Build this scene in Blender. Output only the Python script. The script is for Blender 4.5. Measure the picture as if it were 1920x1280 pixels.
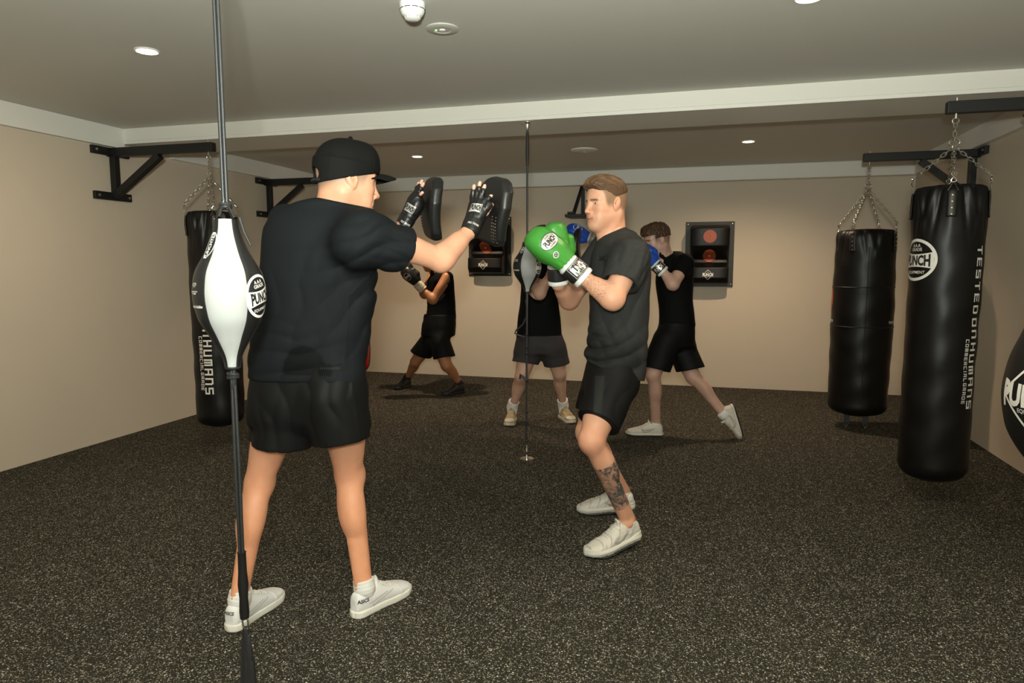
import bpy, bmesh, math, random
import numpy as np
from mathutils import Vector, Matrix
from mathutils.bvhtree import BVHTree

SC = bpy.context.scene
for o in list(bpy.data.objects): bpy.data.objects.remove(o, do_unlink=True)
COL = SC.collection
PI = math.pi
rng = np.random.default_rng(7)

# ------------------------------------------------------------------ camera
CAM_H = 1.35
YAW, PITCH, ROLL, FPX = 0.27181, 0.11008, -0.0006, 1274.3
_f = np.array([-math.sin(YAW)*math.cos(PITCH), math.cos(YAW)*math.cos(PITCH), -math.sin(PITCH)])
_r = np.array([math.cos(YAW), math.sin(YAW), 0.0])
_u = np.cross(_r, _f)
_r2 = _r*math.cos(ROLL)+_u*math.sin(ROLL); _u2 = -_r*math.sin(ROLL)+_u*math.cos(ROLL)
cam = bpy.data.cameras.new('camera'); camo = bpy.data.objects.new('camera', cam); COL.objects.link(camo)
cam.sensor_width = 36; cam.lens = FPX/1920*36; cam.clip_start = .05
M = Matrix(((_r2[0], _u2[0], -_f[0], 0), (_r2[1], _u2[1], -_f[1], 0), (_r2[2], _u2[2], -_f[2], CAM_H), (0, 0, 0, 1)))
camo.matrix_world = M
SC.camera = camo

def ray(px, py): return _r2*((px-960)/FPX)+_u2*((640-py)/FPX)+_f
def at(px, py, Y):                       # point of the room at depth Y seen at a pixel of the photograph
    r = ray(px, py); return np.array([0, 0, CAM_H])+r*(Y/r[1])
def atz(px, py, z=0.0):
    r = ray(px, py); return np.array([0, 0, CAM_H])+r*((z-CAM_H)/r[2])
def to_px(p):
    d = np.asarray(p, float)-np.array([0, 0, CAM_H]); c = d@_f
    return (960+FPX*(d@_r2)/c, 640-FPX*(d@_u2)/c)

# ------------------------------------------------------------------ world, exposure, lights
w = bpy.data.worlds.new('world'); SC.world = w; w.use_nodes = True
w.node_tree.nodes['Background'].inputs[0].default_value = (.6, .62, .6, 1)
w.node_tree.nodes['Background'].inputs[1].default_value = .02
SC.view_settings.view_transform = 'Standard'; SC.view_settings.look = 'None'
SC.view_settings.gamma = 1; SC.view_settings.use_curve_mapping = False
SC.view_settings.exposure = 0.0

CEIL = 2.42
XL, XR, YB, YF = -4.44, 2.06, 7.88, -2.6
LAMPS = [(-2.70, 2.91), (-2.72, 6.31), (.35, 6.34), (.38, 3.07), (-2.70, -.45), (.38, -.40)]
WARM = (1.0, .75, .51)
POWER = [50, 118, 108, 38, 60, 60]
TILT = [(-.55, .0), (.0, .20), (.0, .20), (0, 0), (0, 0), (0, 0)]      # gimbal downlights: the rear pair is turned to the back wall
def lamp_light(x, y, e, tl):
    l = bpy.data.lights.new('downlight_beam', 'SPOT'); l.energy = e; l.color = WARM; l.spot_size = 2.45; l.spot_blend = .85
    l.shadow_soft_size = .03
    o = bpy.data.objects.new('downlight_beam', l); COL.objects.link(o); o.location = (x, y, CEIL-.03)
    o.rotation_euler = Vector((-tl[0], -tl[1], 1)).to_track_quat('Z', 'Y').to_euler()
for (x, y), e, tl in zip(LAMPS, POWER, TILT): lamp_light(x, y, e, tl)
l = bpy.data.lights.new('camera_flash', 'POINT'); l.shadow_soft_size = .05; l.energy = 105; l.color = (.97, 1, .93)      # bare-bulb flash on top of the camera
o = bpy.data.objects.new('camera_flash', l); COL.objects.link(o); o.location = (.0, -.06, 1.60)
l = bpy.data.lights.new('bounce_flash', 'AREA'); l.shape = 'RECTANGLE'; l.size = .14; l.size_y = .09; l.energy = 205; l.color = (.95, 1, .90)     # added area light for the flash's bounce, turned up to brighten the near ceiling
_tf = math.radians(66); _fh = np.array([-math.sin(YAW+.25), math.cos(YAW+.25), 0]); _fd = _fh*math.cos(_tf)+np.array([0, 0, math.sin(_tf)]); _rr = np.array([math.cos(YAW+.25), math.sin(YAW+.25), 0]); _fu = np.cross(_rr, _fd)
o = bpy.data.objects.new('bounce_flash', l); COL.objects.link(o)
o.matrix_world = Matrix.Translation((0, -.16, 1.52)) @ Matrix(((_rr[0], _fu[0], -_fd[0]), (_rr[1], _fu[1], -_fd[1]), (_rr[2], _fu[2], -_fd[2]))).to_4x4()

# ------------------------------------------------------------------ materials
def mat(name, col, rough=.6, metal=0, bump=None, coat=0, sheen=0, spec=.5, emit=None, var=None, sss=0):
    m = bpy.data.materials.new(name); m.use_nodes = True; nt = m.node_tree; b = nt.nodes['Principled BSDF']
    c = tuple(col)+(1,) if len(col) == 3 else col
    b.inputs['Base Color'].default_value = c; b.inputs['Roughness'].default_value = rough; b.inputs['Metallic'].default_value = metal
    b.inputs['Coat Weight'].default_value = coat; b.inputs['Sheen Weight'].default_value = sheen; b.inputs['Specular IOR Level'].default_value = spec
    if sss: b.inputs['Subsurface Weight'].default_value = sss; b.inputs['Subsurface Radius'].default_value = (.01, .004, .002); b.inputs['Subsurface Scale'].default_value = 1
    if emit: b.inputs['Emission Color'].default_value = tuple(emit[0])+(1,); b.inputs['Emission Strength'].default_value = emit[1]
    tc = nt.nodes.new('ShaderNodeTexCoord')
    if var:                                   # (scale, second colour, contrast)
        n = nt.nodes.new('ShaderNodeTexNoise'); n.inputs['Scale'].default_value = var[0]; n.inputs['Detail'].default_value = 4
        nt.links.new(tc.outputs['Object'], n.inputs['Vector'])
        mx = nt.nodes.new('ShaderNodeMix'); mx.data_type = 'RGBA'; mx.inputs[6].default_value = c; mx.inputs[7].default_value = tuple(var[1])+(1,)
        mr = nt.nodes.new('ShaderNodeMapRange'); mr.inputs[1].default_value = .35; mr.inputs[2].default_value = .7
        nt.links.new(n.outputs['Fac'], mr.inputs[0]); nt.links.new(mr.outputs[0], mx.inputs[0]); nt.links.new(mx.outputs[2], b.inputs['Base Color'])
    if bump:                                  # (scale, strength, distance [, stretch])
        n = nt.nodes.new('ShaderNodeTexNoise'); n.inputs['Scale'].default_value = bump[0]; n.inputs['Detail'].default_value = 5
        mp = nt.nodes.new('ShaderNodeMapping'); mp.inputs['Scale'].default_value = bump[3] if len(bump) > 3 else (1, 1, 1)
        nt.links.new(tc.outputs['Object'], mp.inputs[0]); nt.links.new(mp.outputs[0], n.inputs['Vector'])
        bp = nt.nodes.new('ShaderNodeBump'); bp.inputs['Strength'].default_value = bump[1]; bp.inputs['Distance'].default_value = bump[2]
        nt.links.new(n.outputs['Fac'], bp.inputs['Height']); nt.links.new(bp.outputs[0], b.inputs['Normal'])
    return m

MT = dict(
 wall=mat('wall_paint', (.60, .52, .41), .75, bump=(60, .08, .003), var=(1.3, (.575, .50, .395), 1)),
 ceil=mat('ceiling_paint', (.60, .585, .53), .6, bump=(80, .04, .002)),
 trim=mat('trim_paint', (.76, .75, .69), .5, bump=(60, .03, .002)),
 blackmetal=mat('black_powder_coat', (.005, .005, .005), .5, 0, bump=(300, .1, .001)),
 chrome=mat('chrome', (.75, .73, .70), .22, 1, bump=(40, .05, .001)),
 chain=mat('zinc_chain', (.62, .60, .55), .32, 1, bump=(90, .1, .001)),
 vinyl=mat('black_vinyl', (.0032, .0032, .0032), .42, 0, bump=(26, .2, .004), coat=.0, spec=.30),
 vinyl_flat=mat('black_vinyl_matt', (.0055, .0055, .0055), .48, 0, bump=(90, .15, .002)),
 leather=mat('black_leather', (.0085, .0085, .0085), .38, 0, bump=(120, .2, .0015)),
 white_leather=mat('white_leather', (.33, .34, .335), .62, 0, bump=(30, .12, .002)),
 print_white=mat('white_print', (.72, .71, .66), .5, bump=(200, .05, .001)),
 print_black=mat('black_print', (.012, .012, .012), .45, bump=(200, .05, .001)),
 print_dark=mat('faint_print', (.004, .004, .005), .35, bump=(200, .05, .001)),
 silver=mat('silver_foil', (.80, .78, .74), .3, .6, bump=(120, .2, .001)),
 brass=mat('brass_rivet', (.80, .58, .30), .25, 1, bump=(90, .05, .001)),
 orange=mat('tan_orange_leather', (.30, .062, .022), .5, bump=(60, .1, .001)),
 red=mat('red_vinyl', (.52, .006, .012), .38, bump=(20, .15, .003)),
 cord=mat('black_elastic_cord', (.016, .017, .018), .45, bump=(400, .3, .001)),
 nylon=mat('black_nylon_webbing', (.012, .012, .013), .6, bump=(600, .4, .001)),
 plastic=mat('white_plastic', (.80, .81, .79), .3, bump=(40, .02, .001)),
 plastic_grey=mat('grey_plastic', (.50, .49, .45), .45, bump=(40, .02, .001)),
 slot=mat('dark_slot', (.04, .012, .01), .7, bump=(40, .02, .001)),
 lamp=mat('lamp_diffuser', (.9, .85, .8), .5, emit=((1, .80, .62), 30), bump=(40, .01, .001)),
 led=mat('green_led', (.1, .8, .1), .5, emit=((.25, 1, .1), 6), bump=(40, .01, .001)),
)

def floor_material():
    m = bpy.data.materials.new('speckled_rubber_floor'); m.use_nodes = True; nt = m.node_tree; N = nt.nodes; L = nt.links
    b = N['Principled BSDF']; b.inputs['Roughness'].default_value = .85; b.inputs['Specular IOR Level'].default_value = .04
    tc = N.new('ShaderNodeTexCoord')
    dn = N.new('ShaderNodeTexNoise'); dn.inputs['Scale'].default_value = 120; L.new(tc.outputs['Object'], dn.inputs['Vector'])
    vm = N.new('ShaderNodeVectorMath'); vm.operation = 'MULTIPLY_ADD'; vm.inputs[1].default_value = (.012, .012, .012)
    L.new(dn.outputs['Color'], vm.inputs[0]); L.new(tc.outputs['Object'], vm.inputs[2])
    last = None
    base = N.new('ShaderNodeTexNoise'); base.inputs['Scale'].default_value = 2.2; base.inputs['Detail'].default_value = 5; L.new(tc.outputs['Object'], base.inputs['Vector'])
    cr = N.new('ShaderNodeMix'); cr.data_type = 'RGBA'; cr.inputs[6].default_value = (.016, .0148, .0105, 1); cr.inputs[7].default_value = (.030, .0275, .020, 1)
    L.new(base.outputs['Fac'], cr.inputs[0]); last = cr.outputs[2]
    for sc, thr, rad, c in ((185, .60, .42, (.46, .43, .36, 1)), (120, .84, .34, (.66, .62, .54, 1)), (290, .6, .42, (.20, .185, .15, 1))):
        v = N.new('ShaderNodeTexVoronoi'); v.inputs['Scale'].default_value = sc; L.new(vm.outputs[0], v.inputs['Vector'])
        sp = N.new('ShaderNodeSeparateColor'); L.new(v.outputs['Color'], sp.inputs[0])
        g = N.new('ShaderNodeMath'); g.operation = 'GREATER_THAN'; g.inputs[1].default_value = thr; L.new(sp.outputs[0], g.inputs[0])
        d = N.new('ShaderNodeMath'); d.operation = 'LESS_THAN'; d.inputs[1].default_value = rad; L.new(v.outputs['Distance'], d.inputs[0])
        mm = N.new('ShaderNodeMath'); mm.operation = 'MULTIPLY'; L.new(g.outputs[0], mm.inputs[0]); L.new(d.outputs[0], mm.inputs[1])
        m2 = N.new('ShaderNodeMath'); m2.operation = 'MULTIPLY'; L.new(mm.outputs[0], m2.inputs[0]); L.new(sp.outputs[1], m2.inputs[1])
        mx = N.new('ShaderNodeMix'); mx.data_type = 'RGBA'; mx.inputs[7].default_value = c
        L.new(m2.outputs[0], mx.inputs[0]); L.new(last, mx.inputs[6]); last = mx.outputs[2]
    L.new(last, b.inputs['Base Color'])
    bn = N.new('ShaderNodeTexNoise'); bn.inputs['Scale'].default_value = 220; L.new(tc.outputs['Object'], bn.inputs['Vector'])
    bp = N.new('ShaderNodeBump'); bp.inputs['Strength'].default_value = .35; bp.inputs['Distance'].default_value = .002
    L.new(bn.outputs['Fac'], bp.inputs['Height']); L.new(bp.outputs[0], b.inputs['Normal'])
    return m
MT['floor'] = floor_material()

# ------------------------------------------------------------------ object helpers
def tag(o, label=None, cat=None, group=None, kind=None):
    if label: o['label'] = label
    if cat: o['category'] = cat
    if group: o['group'] = group
    if kind: o['kind'] = kind
    return o
def empty(name, loc, label, cat, group=None):
    o = bpy.data.objects.new(name, None); COL.objects.link(o); o.location = loc; o.empty_display_size = .1
    o['_l'] = 1; del o['_l']
    return tag(o, label, cat, group)
def link_mesh(name, me, mats, parent=None):
    o = bpy.data.objects.new(name, me); COL.objects.link(o)
    for m in (mats if isinstance(mats, (list, tuple)) else [mats]): me.materials.append(m)
    if parent is not None:
        o.parent = parent
        pl = Vector(parent.location); q = parent.parent
        while q is not None: pl += Vector(q.location); q = q.parent
        o.location = -pl                       # vertices stay in room coordinates
    return o
def from_arrays(name, V, F, mats, parent=None, smooth=True, col=None, loc=None):
    V = np.asarray(V, float); me = bpy.data.meshes.new(name)
    if loc is not None: V = V-np.asarray(loc)
    if isinstance(F, np.ndarray) and len(F):
        n = F.shape[1]; me.vertices.add(len(V)); me.vertices.foreach_set('co', V.astype(np.float32).ravel())
        me.loops.add(F.size); me.loops.foreach_set('vertex_index', F.astype(np.int32).ravel())
        me.polygons.add(len(F)); me.polygons.foreach_set('loop_start', np.arange(0, F.size, n, dtype=np.int32))
        me.update(calc_edges=True)
    else: me.from_pydata([tuple(v) for v in V], [], [tuple(f) for f in F]); me.update()
    me.validate()
    if smooth: me.polygons.foreach_set('use_smooth', np.ones(len(me.polygons), bool))
    if col is not None:
        a = me.color_attributes.new('Col', 'FLOAT_COLOR', 'POINT')
        c = np.ones((len(V), 4), np.float32); c[:, :col.shape[1]] = col; a.data.foreach_set('color', c.ravel())
    return link_mesh(name, me, mats, parent)

class MB:                                     # plain mesh collector
    def __init__(s): s.v = []; s.f = []
    def add(s, V, F):
        b = len(s.v); s.v += [tuple(map(float, v)) for v in V]; s.f += [tuple(i+b for i in f) for f in F]; return s
    def box(s, lo, hi):
        (a, b, c), (d, e, f) = lo, hi
        V = [(a, b, c), (d, b, c), (d, e, c), (a, e, c), (a, b, f), (d, b, f), (d, e, f), (a, e, f)]
        return s.add(V, [(0, 3, 2, 1), (4, 5, 6, 7), (0, 1, 5, 4), (1, 2, 6, 5), (2, 3, 7, 6), (3, 0, 4, 7)])
    def obox(s, c, ax, ay, az, h):            # oriented box, half sizes h
        c = np.array(c, float); ax, ay, az = [np.array(q, float)/np.linalg.norm(q) for q in (ax, ay, az)]
        V = [c+ax*i*h[0]+ay*j*h[1]+az*k*h[2] for k in (-1, 1) for (i, j) in ((-1, -1), (1, -1), (1, 1), (-1, 1))]
        return s.add(V, [(0, 3, 2, 1), (4, 5, 6, 7), (0, 1, 5, 4), (1, 2, 6, 5), (2, 3, 7, 6), (3, 0, 4, 7)])
    def beam(s, a, b, w, h, up=(0, 0, 1)):    # square bar from a to b
        a = np.array(a, float); b = np.array(b, float); d = b-a; L = np.linalg.norm(d); d /= L
        sx = np.cross(d, up); sx /= np.linalg.norm(sx); sy = np.cross(sx, d)
        return s.obox((a+b)/2, d, sx, sy, (L/2, w/2, h/2))
    def tube(s, pts, r, n=8, closed=False, caps=True):
        pts = [np.array(p, float) for p in pts]; m = len(pts); rr = r if isinstance(r, (list, tuple, np.ndarray)) else [r]*m
        V = []; T = None; prev = None
        for i, p in enumerate(pts):
            if closed: t = pts[(i+1) % m]-pts[i-1]
            else: t = pts[min(i+1, m-1)]-pts[max(i-1, 0)]
            t = t/(np.linalg.norm(t)+1e-12)
            if prev is None:
                a = np.array([0, 0, 1.]) if abs(t[2]) < .9 else np.array([1., 0, 0]); u = np.cross(t, a)
            else: u = prev-t*(prev@t)
            u /= np.linalg.norm(u); prev = u; v = np.cross(t, u)
            for k in range(n): an = 2*PI*k/n; V.append(p+(u*math.cos(an)+v*math.sin(an))*rr[i])
        F = []
        for i in range(m if closed else m-1):
            j = (i+1) % m
            for k in range(n): l = (k+1) % n; F.append((i*n+k, i*n+l, j*n+l, j*n+k))
        if not closed and caps: F.append(tuple(range(n-1, -1, -1))); F.append(tuple((m-1)*n+k for k in range(n)))
        return s.add(V, F)
    def lathe(s, prof, c=(0, 0, 0), ax=(0, 0, 1), n=32, caps=True):   # prof: (r, h) from one end to the other
        ax = np.array(ax, float); ax /= np.linalg.norm(ax); c = np.array(c, float)
        a = np.array([1., 0, 0]) if abs(ax[0]) < .9 else np.array([0, 1., 0]); u = np.cross(ax, a); u /= np.linalg.norm(u); v = np.cross(ax, u)
        V = [c+ax*h+(u*math.cos(2*PI*k/n)+v*math.sin(2*PI*k/n))*max(r, 1e-5) for r, h in prof for k in range(n)]
        F = [(i*n+k, i*n+(k+1) % n, (i+1)*n+(k+1) % n, (i+1)*n+k) for i in range(len(prof)-1) for k in range(n)]
        if caps: F.append(tuple(range(n-1, -1, -1))); F.append(tuple((len(prof)-1)*n+k for k in range(n)))
        return s.add(V, F)
    def build(s, name, m, parent=None, smooth=False, bevel=0, col=None, whole=False):
        if not whole and parent is not None:      # pieces that do not hang together become parts of their own
            n = len(s.v); rt = list(range(n))
            def find(i):
                while rt[i] != i: rt[i] = rt[rt[i]]; i = rt[i]
                return i
            for f in s.f:
                a = find(f[0])
                for q in f[1:]: rt[find(q)] = a
            roots = sorted({find(f[0]) for f in s.f})
            if len(roots) > 1:
                out = []
                for r_ in roots:
                    ids = [i for i in range(n) if find(i) == r_]; mp = {v: k for k, v in enumerate(ids)}
                    b = MB(); b.v = [s.v[i] for i in ids]; b.f = [tuple(mp[i] for i in f) for f in s.f if find(f[0]) == r_]
                    out.append(b.build(name, m, parent, smooth, bevel, col, True))
                return out[0]
        me = bpy.data.meshes.new(name); me.from_pydata(s.v, [], s.f); me.update()
        bm = bmesh.new(); bm.from_mesh(me); bmesh.ops.recalc_face_normals(bm, faces=bm.faces); bm.to_mesh(me); bm.free()
        o = link_mesh(name, me, m, parent)
        if smooth:
            me.polygons.foreach_set('use_smooth', np.ones(len(me.polygons), bool))
            try: me.set_sharp_from_angle(angle=.7)
            except Exception: pass
        if bevel:
            b = o.modifiers.new('bevel', 'BEVEL'); b.width = bevel; b.segments = 2; b.limit_method = 'ANGLE'
        return o

def param(name, fn, nu, nv, m, parent=None, closed_v=True, loc=None, col=None):   # surface fn(U, V)->xyz arrays
    U, W = np.meshgrid(np.linspace(0, 1, nu), np.linspace(0, 1, nv, endpoint=not closed_v), indexing='ij')
    P = np.stack(fn(U, W), -1).reshape(-1, 3); F = []
    i, j = np.meshgrid(np.arange(nu-1), np.arange(nv if closed_v else nv-1), indexing='ij'); j2 = (j+1) % nv
    F = np.stack([i*nv+j, i*nv+j2, (i+1)*nv+j2, (i+1)*nv+j], -1).reshape(-1, 4)
    return from_arrays(name, P, F, m, parent)

# ------------------------------------------------------------------ signed distance modelling
def nrm(v): v = np.asarray(v, float); return v/np.linalg.norm(v)
class Field:
    def __init__(s, lo, hi, h):
        s.h = h; s.lo = np.array(lo, float); s.n = np.ceil((np.array(hi)-s.lo)/h).astype(int)+1
        s.F = np.full(s.n, .08, np.float32)
    def _box(s, lo, hi):
        a = np.clip(np.floor((np.array(lo)-s.lo)/s.h).astype(int), 0, s.n); b = np.clip(np.ceil((np.array(hi)-s.lo)/s.h).astype(int)+1, 0, s.n)
        if (b <= a).any(): return None
        ax = [(s.lo[i]+s.h*np.arange(a[i], b[i])).astype(np.float32) for i in range(3)]
        return (slice(a[0], b[0]), slice(a[1], b[1]), slice(a[2], b[2])), ax[0][:, None, None], ax[1][None, :, None], ax[2][None, None, :]
    def op(s, lo, hi, fn, k=.02, mode='+'):
        pad = k+.012; q = s._box(np.array(lo)-pad, np.array(hi)+pad)
        if q is None: return s
        sl, X, Y, Z = q; d = fn(X, Y, Z).astype(np.float32); a = s.F[sl]
        if mode == '-': d = -d; hh = np.maximum(k-np.abs(a-d), 0)/k; s.F[sl] = np.maximum(a, d)+hh*hh*k*.25
        elif mode == 'set': s.F[sl] = a+d
        else: hh = np.maximum(k-np.abs(a-d), 0)/k; s.F[sl] = np.minimum(a, d)-hh*hh*k*.25
        return s
    def cone(s, a, b, ra, rb, k=.02, flat=None, cut=None, mode='+'):   # tapered capsule; flat=(axis, factor<1) squeezes; cut=[(point, normal)...]
        a = np.array(a, float); b = np.array(b, float); r = max(ra, rb)
        lo = np.minimum(a, b)-r; hi = np.maximum(a, b)+r; ba = b-a; L2 = ba@ba+1e-12
        if flat: fn_, fs = nrm(flat[0]), flat[1]
        def fn(X, Y, Z):
            x, y, z = X-a[0], Y-a[1], Z-a[2]
            t = np.clip((x*ba[0]+y*ba[1]+z*ba[2])/L2, 0, 1)
            x = x-t*ba[0]; y = y-t*ba[1]; z = z-t*ba[2]
            if flat:
                q = (x*fn_[0]+y*fn_[1]+z*fn_[2])*(1/fs-1); x = x+q*fn_[0]; y = y+q*fn_[1]; z = z+q*fn_[2]
            d = np.sqrt(x*x+y*y+z*z)-(ra+(rb-ra)*t)
            if flat: d = d*(.5+.5*fs)
            if cut:
                for c, n in cut: d = np.maximum(d, (X-c[0])*n[0]+(Y-c[1])*n[1]+(Z-c[2])*n[2])
            return d
        return s.op(lo, hi, fn, k, mode)
    def ell(s, c, r, R=None, k=.02, mode='+'):      # ellipsoid, R rows = axes
        c = np.array(c, float); r = np.array(r, float); R = np.eye(3) if R is None else np.array(R, float)
        e = np.sqrt((R.T**2)@(r**2))
        def fn(X, Y, Z):
            x, y, z = X-c[0], Y-c[1], Z-c[2]; q = [(x*R[i][0]+y*R[i][1]+z*R[i][2]) for i in range(3)]
            k0 = np.sqrt(sum((q[i]/r[i])**2 for i in range(3))); k1 = np.sqrt(sum((q[i]/r[i]**2)**2 for i in range(3)))+1e-9
            return k0*(k0-1)/k1
        return s.op(c-e, c+e, fn, k, mode)
    def loft(s, st, k=.02, n=2., ax=(0, 0, 1), U=None, cut=None, mode='+', org=(0, 0, 0), round_=0.0):
        # stations (t, cu, cv, ru, rv) along axis ax from org; U = first cross axis
        ax = nrm(ax); U = nrm(np.array(U, float)-ax*(np.array(U, float)@ax)); W = np.cross(ax, U); org = np.array(org, float)
        st = sorted(st); T = np.array([q[0] for q in st]); A = np.array([q[1:5] for q in st], float)
        tt = np.linspace(T[0], T[-1], 160); fine = np.stack([_pchip(T, A[:, i], tt) for i in range(4)], 1); fine[:, 2:] = np.maximum(fine[:, 2:], 1e-4)
        P = np.concatenate([org+tt[:, None]*ax+(fine[:, :1]+sg*fine[:, 2:3])*U+(fine[:, 1:2]+sh*fine[:, 3:4])*W for sg in (-1, 1) for sh in (-1, 1)])
        def fn(X, Y, Z):
            x, y, z = X-org[0], Y-org[1], Z-org[2]
            t = x*ax[0]+y*ax[1]+z*ax[2]; u = x*U[0]+y*U[1]+z*U[2]; v = x*W[0]+y*W[1]+z*W[2]
            tc = np.clip(t, T[0], T[-1])
            cu, cv, ru, rv = [np.interp(tc, tt, fine[:, i]) for i in range(4)]
            a = np.abs(u-cu)/ru; b = np.abs(v-cv)/rv
            if n == 2: g = np.sqrt(a*a+b*b)
            else: g = (a**n+b**n)**(1/n)
            d = (g-1)*np.minimum(ru, rv)
            e = np.maximum(T[0]-t, t-T[-1])
            if round_: d = np.sqrt(np.maximum(d+round_, 0)**2+np.maximum(e+round_, 0)**2)-round_+np.minimum(np.maximum(d, e)+round_, 0)
            else: d = np.maximum(d, e)
            if cut:
                for c, m in cut: d = np.maximum(d, (X-c[0])*m[0]+(Y-c[1])*m[1]+(Z-c[2])*m[2])
            return d
        return s.op(P.min(0), P.max(0), fn, k, mode)
    def cutplane(s, c, n, lo=None, hi=None):        # remove everything on the +n side
        lo = s.lo if lo is None else lo; hi = s.lo+s.h*s.n if hi is None else hi
        q = s._box(lo, hi); sl, X, Y, Z = q
        s.F[sl] = np.maximum(s.F[sl], ((X-c[0])*n[0]+(Y-c[1])*n[1]+(Z-c[2])*n[2]).astype(np.float32)); return s
    def disp(s, fn, band=.02):                      # add a displacement to cells close to the surface
        I = np.nonzero(np.abs(s.F) < band); P = s.lo+s.h*np.stack(I, 1); s.F[I] += fn(P).astype(np.float32); return s
    def sample(s, X, Y, Z):                          # field value at the points of another grid
        sh = np.broadcast_shapes(X.shape, Y.shape, Z.shape); I = []
        for a, q in enumerate((X, Y, Z)): I.append(np.clip((q-s.lo[a])/s.h, 0, s.n[a]-1.001))
        i = [q.astype(int) for q in I]; t = [q-r for q, r in zip(I, i)]; o = 0
        for a in (0, 1):
            for b in (0, 1):
                for c in (0, 1): o = o+s.F[i[0]+a, i[1]+b, i[2]+c]*(t[0] if a else 1-t[0])*(t[1] if b else 1-t[1])*(t[2] if c else 1-t[2])
        return np.broadcast_to(o, sh)
    def cover(s, body, m, k=.02, mode='+'):          # grow the cloth so that it lies at least m outside the body
        X, Y, Z = [(s.lo[i]+s.h*np.arange(s.n[i])).reshape([-1 if j == i else 1 for j in range(3)]) for i in range(3)]
        d = (body.sample(X, Y, Z)-m).astype(np.float32)
        if mode == '-': d = -d; hh = np.maximum(k-np.abs(s.F-d), 0)/k; s.F = np.maximum(s.F, d)+hh*hh*k*.25; return s
        hh = np.maximum(k-np.abs(s.F-d), 0)/k; s.F = np.minimum(s.F, d)-hh*hh*k*.25; return s
    def trim(s, tests):                              # tests: fn(X,Y,Z) -> distance outside the allowed region
        X, Y, Z = [(s.lo[i]+s.h*np.arange(s.n[i])).reshape([-1 if j == i else 1 for j in range(3)]) for i in range(3)]
        for t in tests: s.F = np.maximum(s.F, t(X, Y, Z)).astype(np.float32)
        return s
    def mesh(s, relax=1):
        F = s.F; F[0], F[-1] = .05, .05; F[:, 0], F[:, -1] = .05, .05; F[:, :, 0], F[:, :, -1] = .05, .05
        S = F < 0; n = np.array(F.shape)
        c = sum(S[i:n[0]-1+i, j:n[1]-1+j, k:n[2]-1+k].astype(np.int8) for i in (0, 1) for j in (0, 1) for k in (0, 1))
        I = np.nonzero((c > 0) & (c < 8)); idx = -np.ones(c.shape, np.int32); idx[I] = np.arange(len(I[0])); I = np.stack(I, 1)
        cor = [(i, j, k) for i in (0, 1) for j in (0, 1) for k in (0, 1)]
        val = {q: F[I[:, 0]+q[0], I[:, 1]+q[1], I[:, 2]+q[2]] for q in cor}
        acc = np.zeros((len(I), 3)); cnt = np.zeros(len(I))
        for a in cor:
            for ax in range(3):
                if a[ax]: continue
                b = list(a); b[ax] = 1; b = tuple(b); va, vb = val[a], val[b]; m = (va < 0) != (vb < 0)
                t = np.where(m, va/np.where(m, va-vb, 1), 0); p = np.tile(np.array(a, float), (len(I), 1)); p[:, ax] += t
                acc += p*m[:, None]; cnt += m
        V = s.lo+s.h*(I+acc/cnt[:, None])
        Q = []
        for ax in range(3):
            sl0 = [slice(1, -1)]*3; sl0[ax] = slice(0, -1); sl1 = list(sl0); sl1[ax] = slice(1, None)
            A, B = S[tuple(sl0)], S[tuple(sl1)]; E = np.stack(np.nonzero(A != B), 1); fl = A[tuple(E.T)]
            off = np.ones(3, int); off[ax] = 0; E = E+off; b1 = np.zeros(3, int); b2 = np.zeros(3, int); b1[(ax+1) % 3] = 1; b2[(ax+2) % 3] = 1
            g = lambda e: idx[e[:, 0], e[:, 1], e[:, 2]]
            q = np.stack([g(E-b1-b2), g(E-b2), g(E), g(E-b1)], 1); q[~fl] = q[~fl][:, ::-1]; Q.append(q)
        Q = np.concatenate(Q); Q = Q[(Q >= 0).all(1)]
        for _ in range(relax):
            S1 = np.zeros_like(V); C1 = np.zeros(len(V))
            for i in range(4):
                a, b = Q[:, i], Q[:, (i+1) % 4]
                for ax in range(3): S1[:, ax] += np.bincount(a, V[b, ax], len(V))+np.bincount(b, V[a, ax], len(V))
                C1 += np.bincount(a, minlength=len(V))+np.bincount(b, minlength=len(V))
            V = V*.5+.5*S1/np.maximum(C1, 1)[:, None]
        return V, Q
def _pchip(x, y, t):
    x = np.asarray(x, float); y = np.asarray(y, float)
    if len(x) < 3: return np.interp(t, x, y)
    h = np.diff(x); d = np.diff(y)/h; m = np.zeros(len(x)); m[0], m[-1] = d[0], d[-1]
    for i in range(1, len(x)-1):
        m[i] = 0 if d[i-1]*d[i] <= 0 else 2*d[i-1]*d[i]/(d[i-1]+d[i])
    i = np.clip(np.searchsorted(x, t)-1, 0, len(x)-2); s_ = (t-x[i])/h[i]
    return y[i]*(1+2*s_)*(1-s_)**2+h[i]*m[i]*s_*(1-s_)**2+y[i+1]*s_**2*(3-2*s_)+h[i]*m[i+1]*s_**2*(s_-1)

def wob(P, freq, seed, oct_=3):                     # cheap smooth noise, about -1..1
    r = np.random.default_rng(seed); P = np.asarray(P); o = np.zeros(len(P)); a = 1; tot = 0
    fr = np.array(freq, float) if np.ndim(freq) else np.array([freq]*3, float)
    for k in range(oct_):
        for _ in range(3):
            d = r.normal(size=3); d /= np.linalg.norm(d); ph = r.random()*6.28; ph2 = r.random()*6.28; e = r.normal(size=3)
            o += a*np.sin((P*fr)@d*6.28+ph+1.3*np.sin((P*fr)@e*2.1+ph2)); tot += a
        a *= .55; fr = fr*1.9
    return o/tot*1.6

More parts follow.
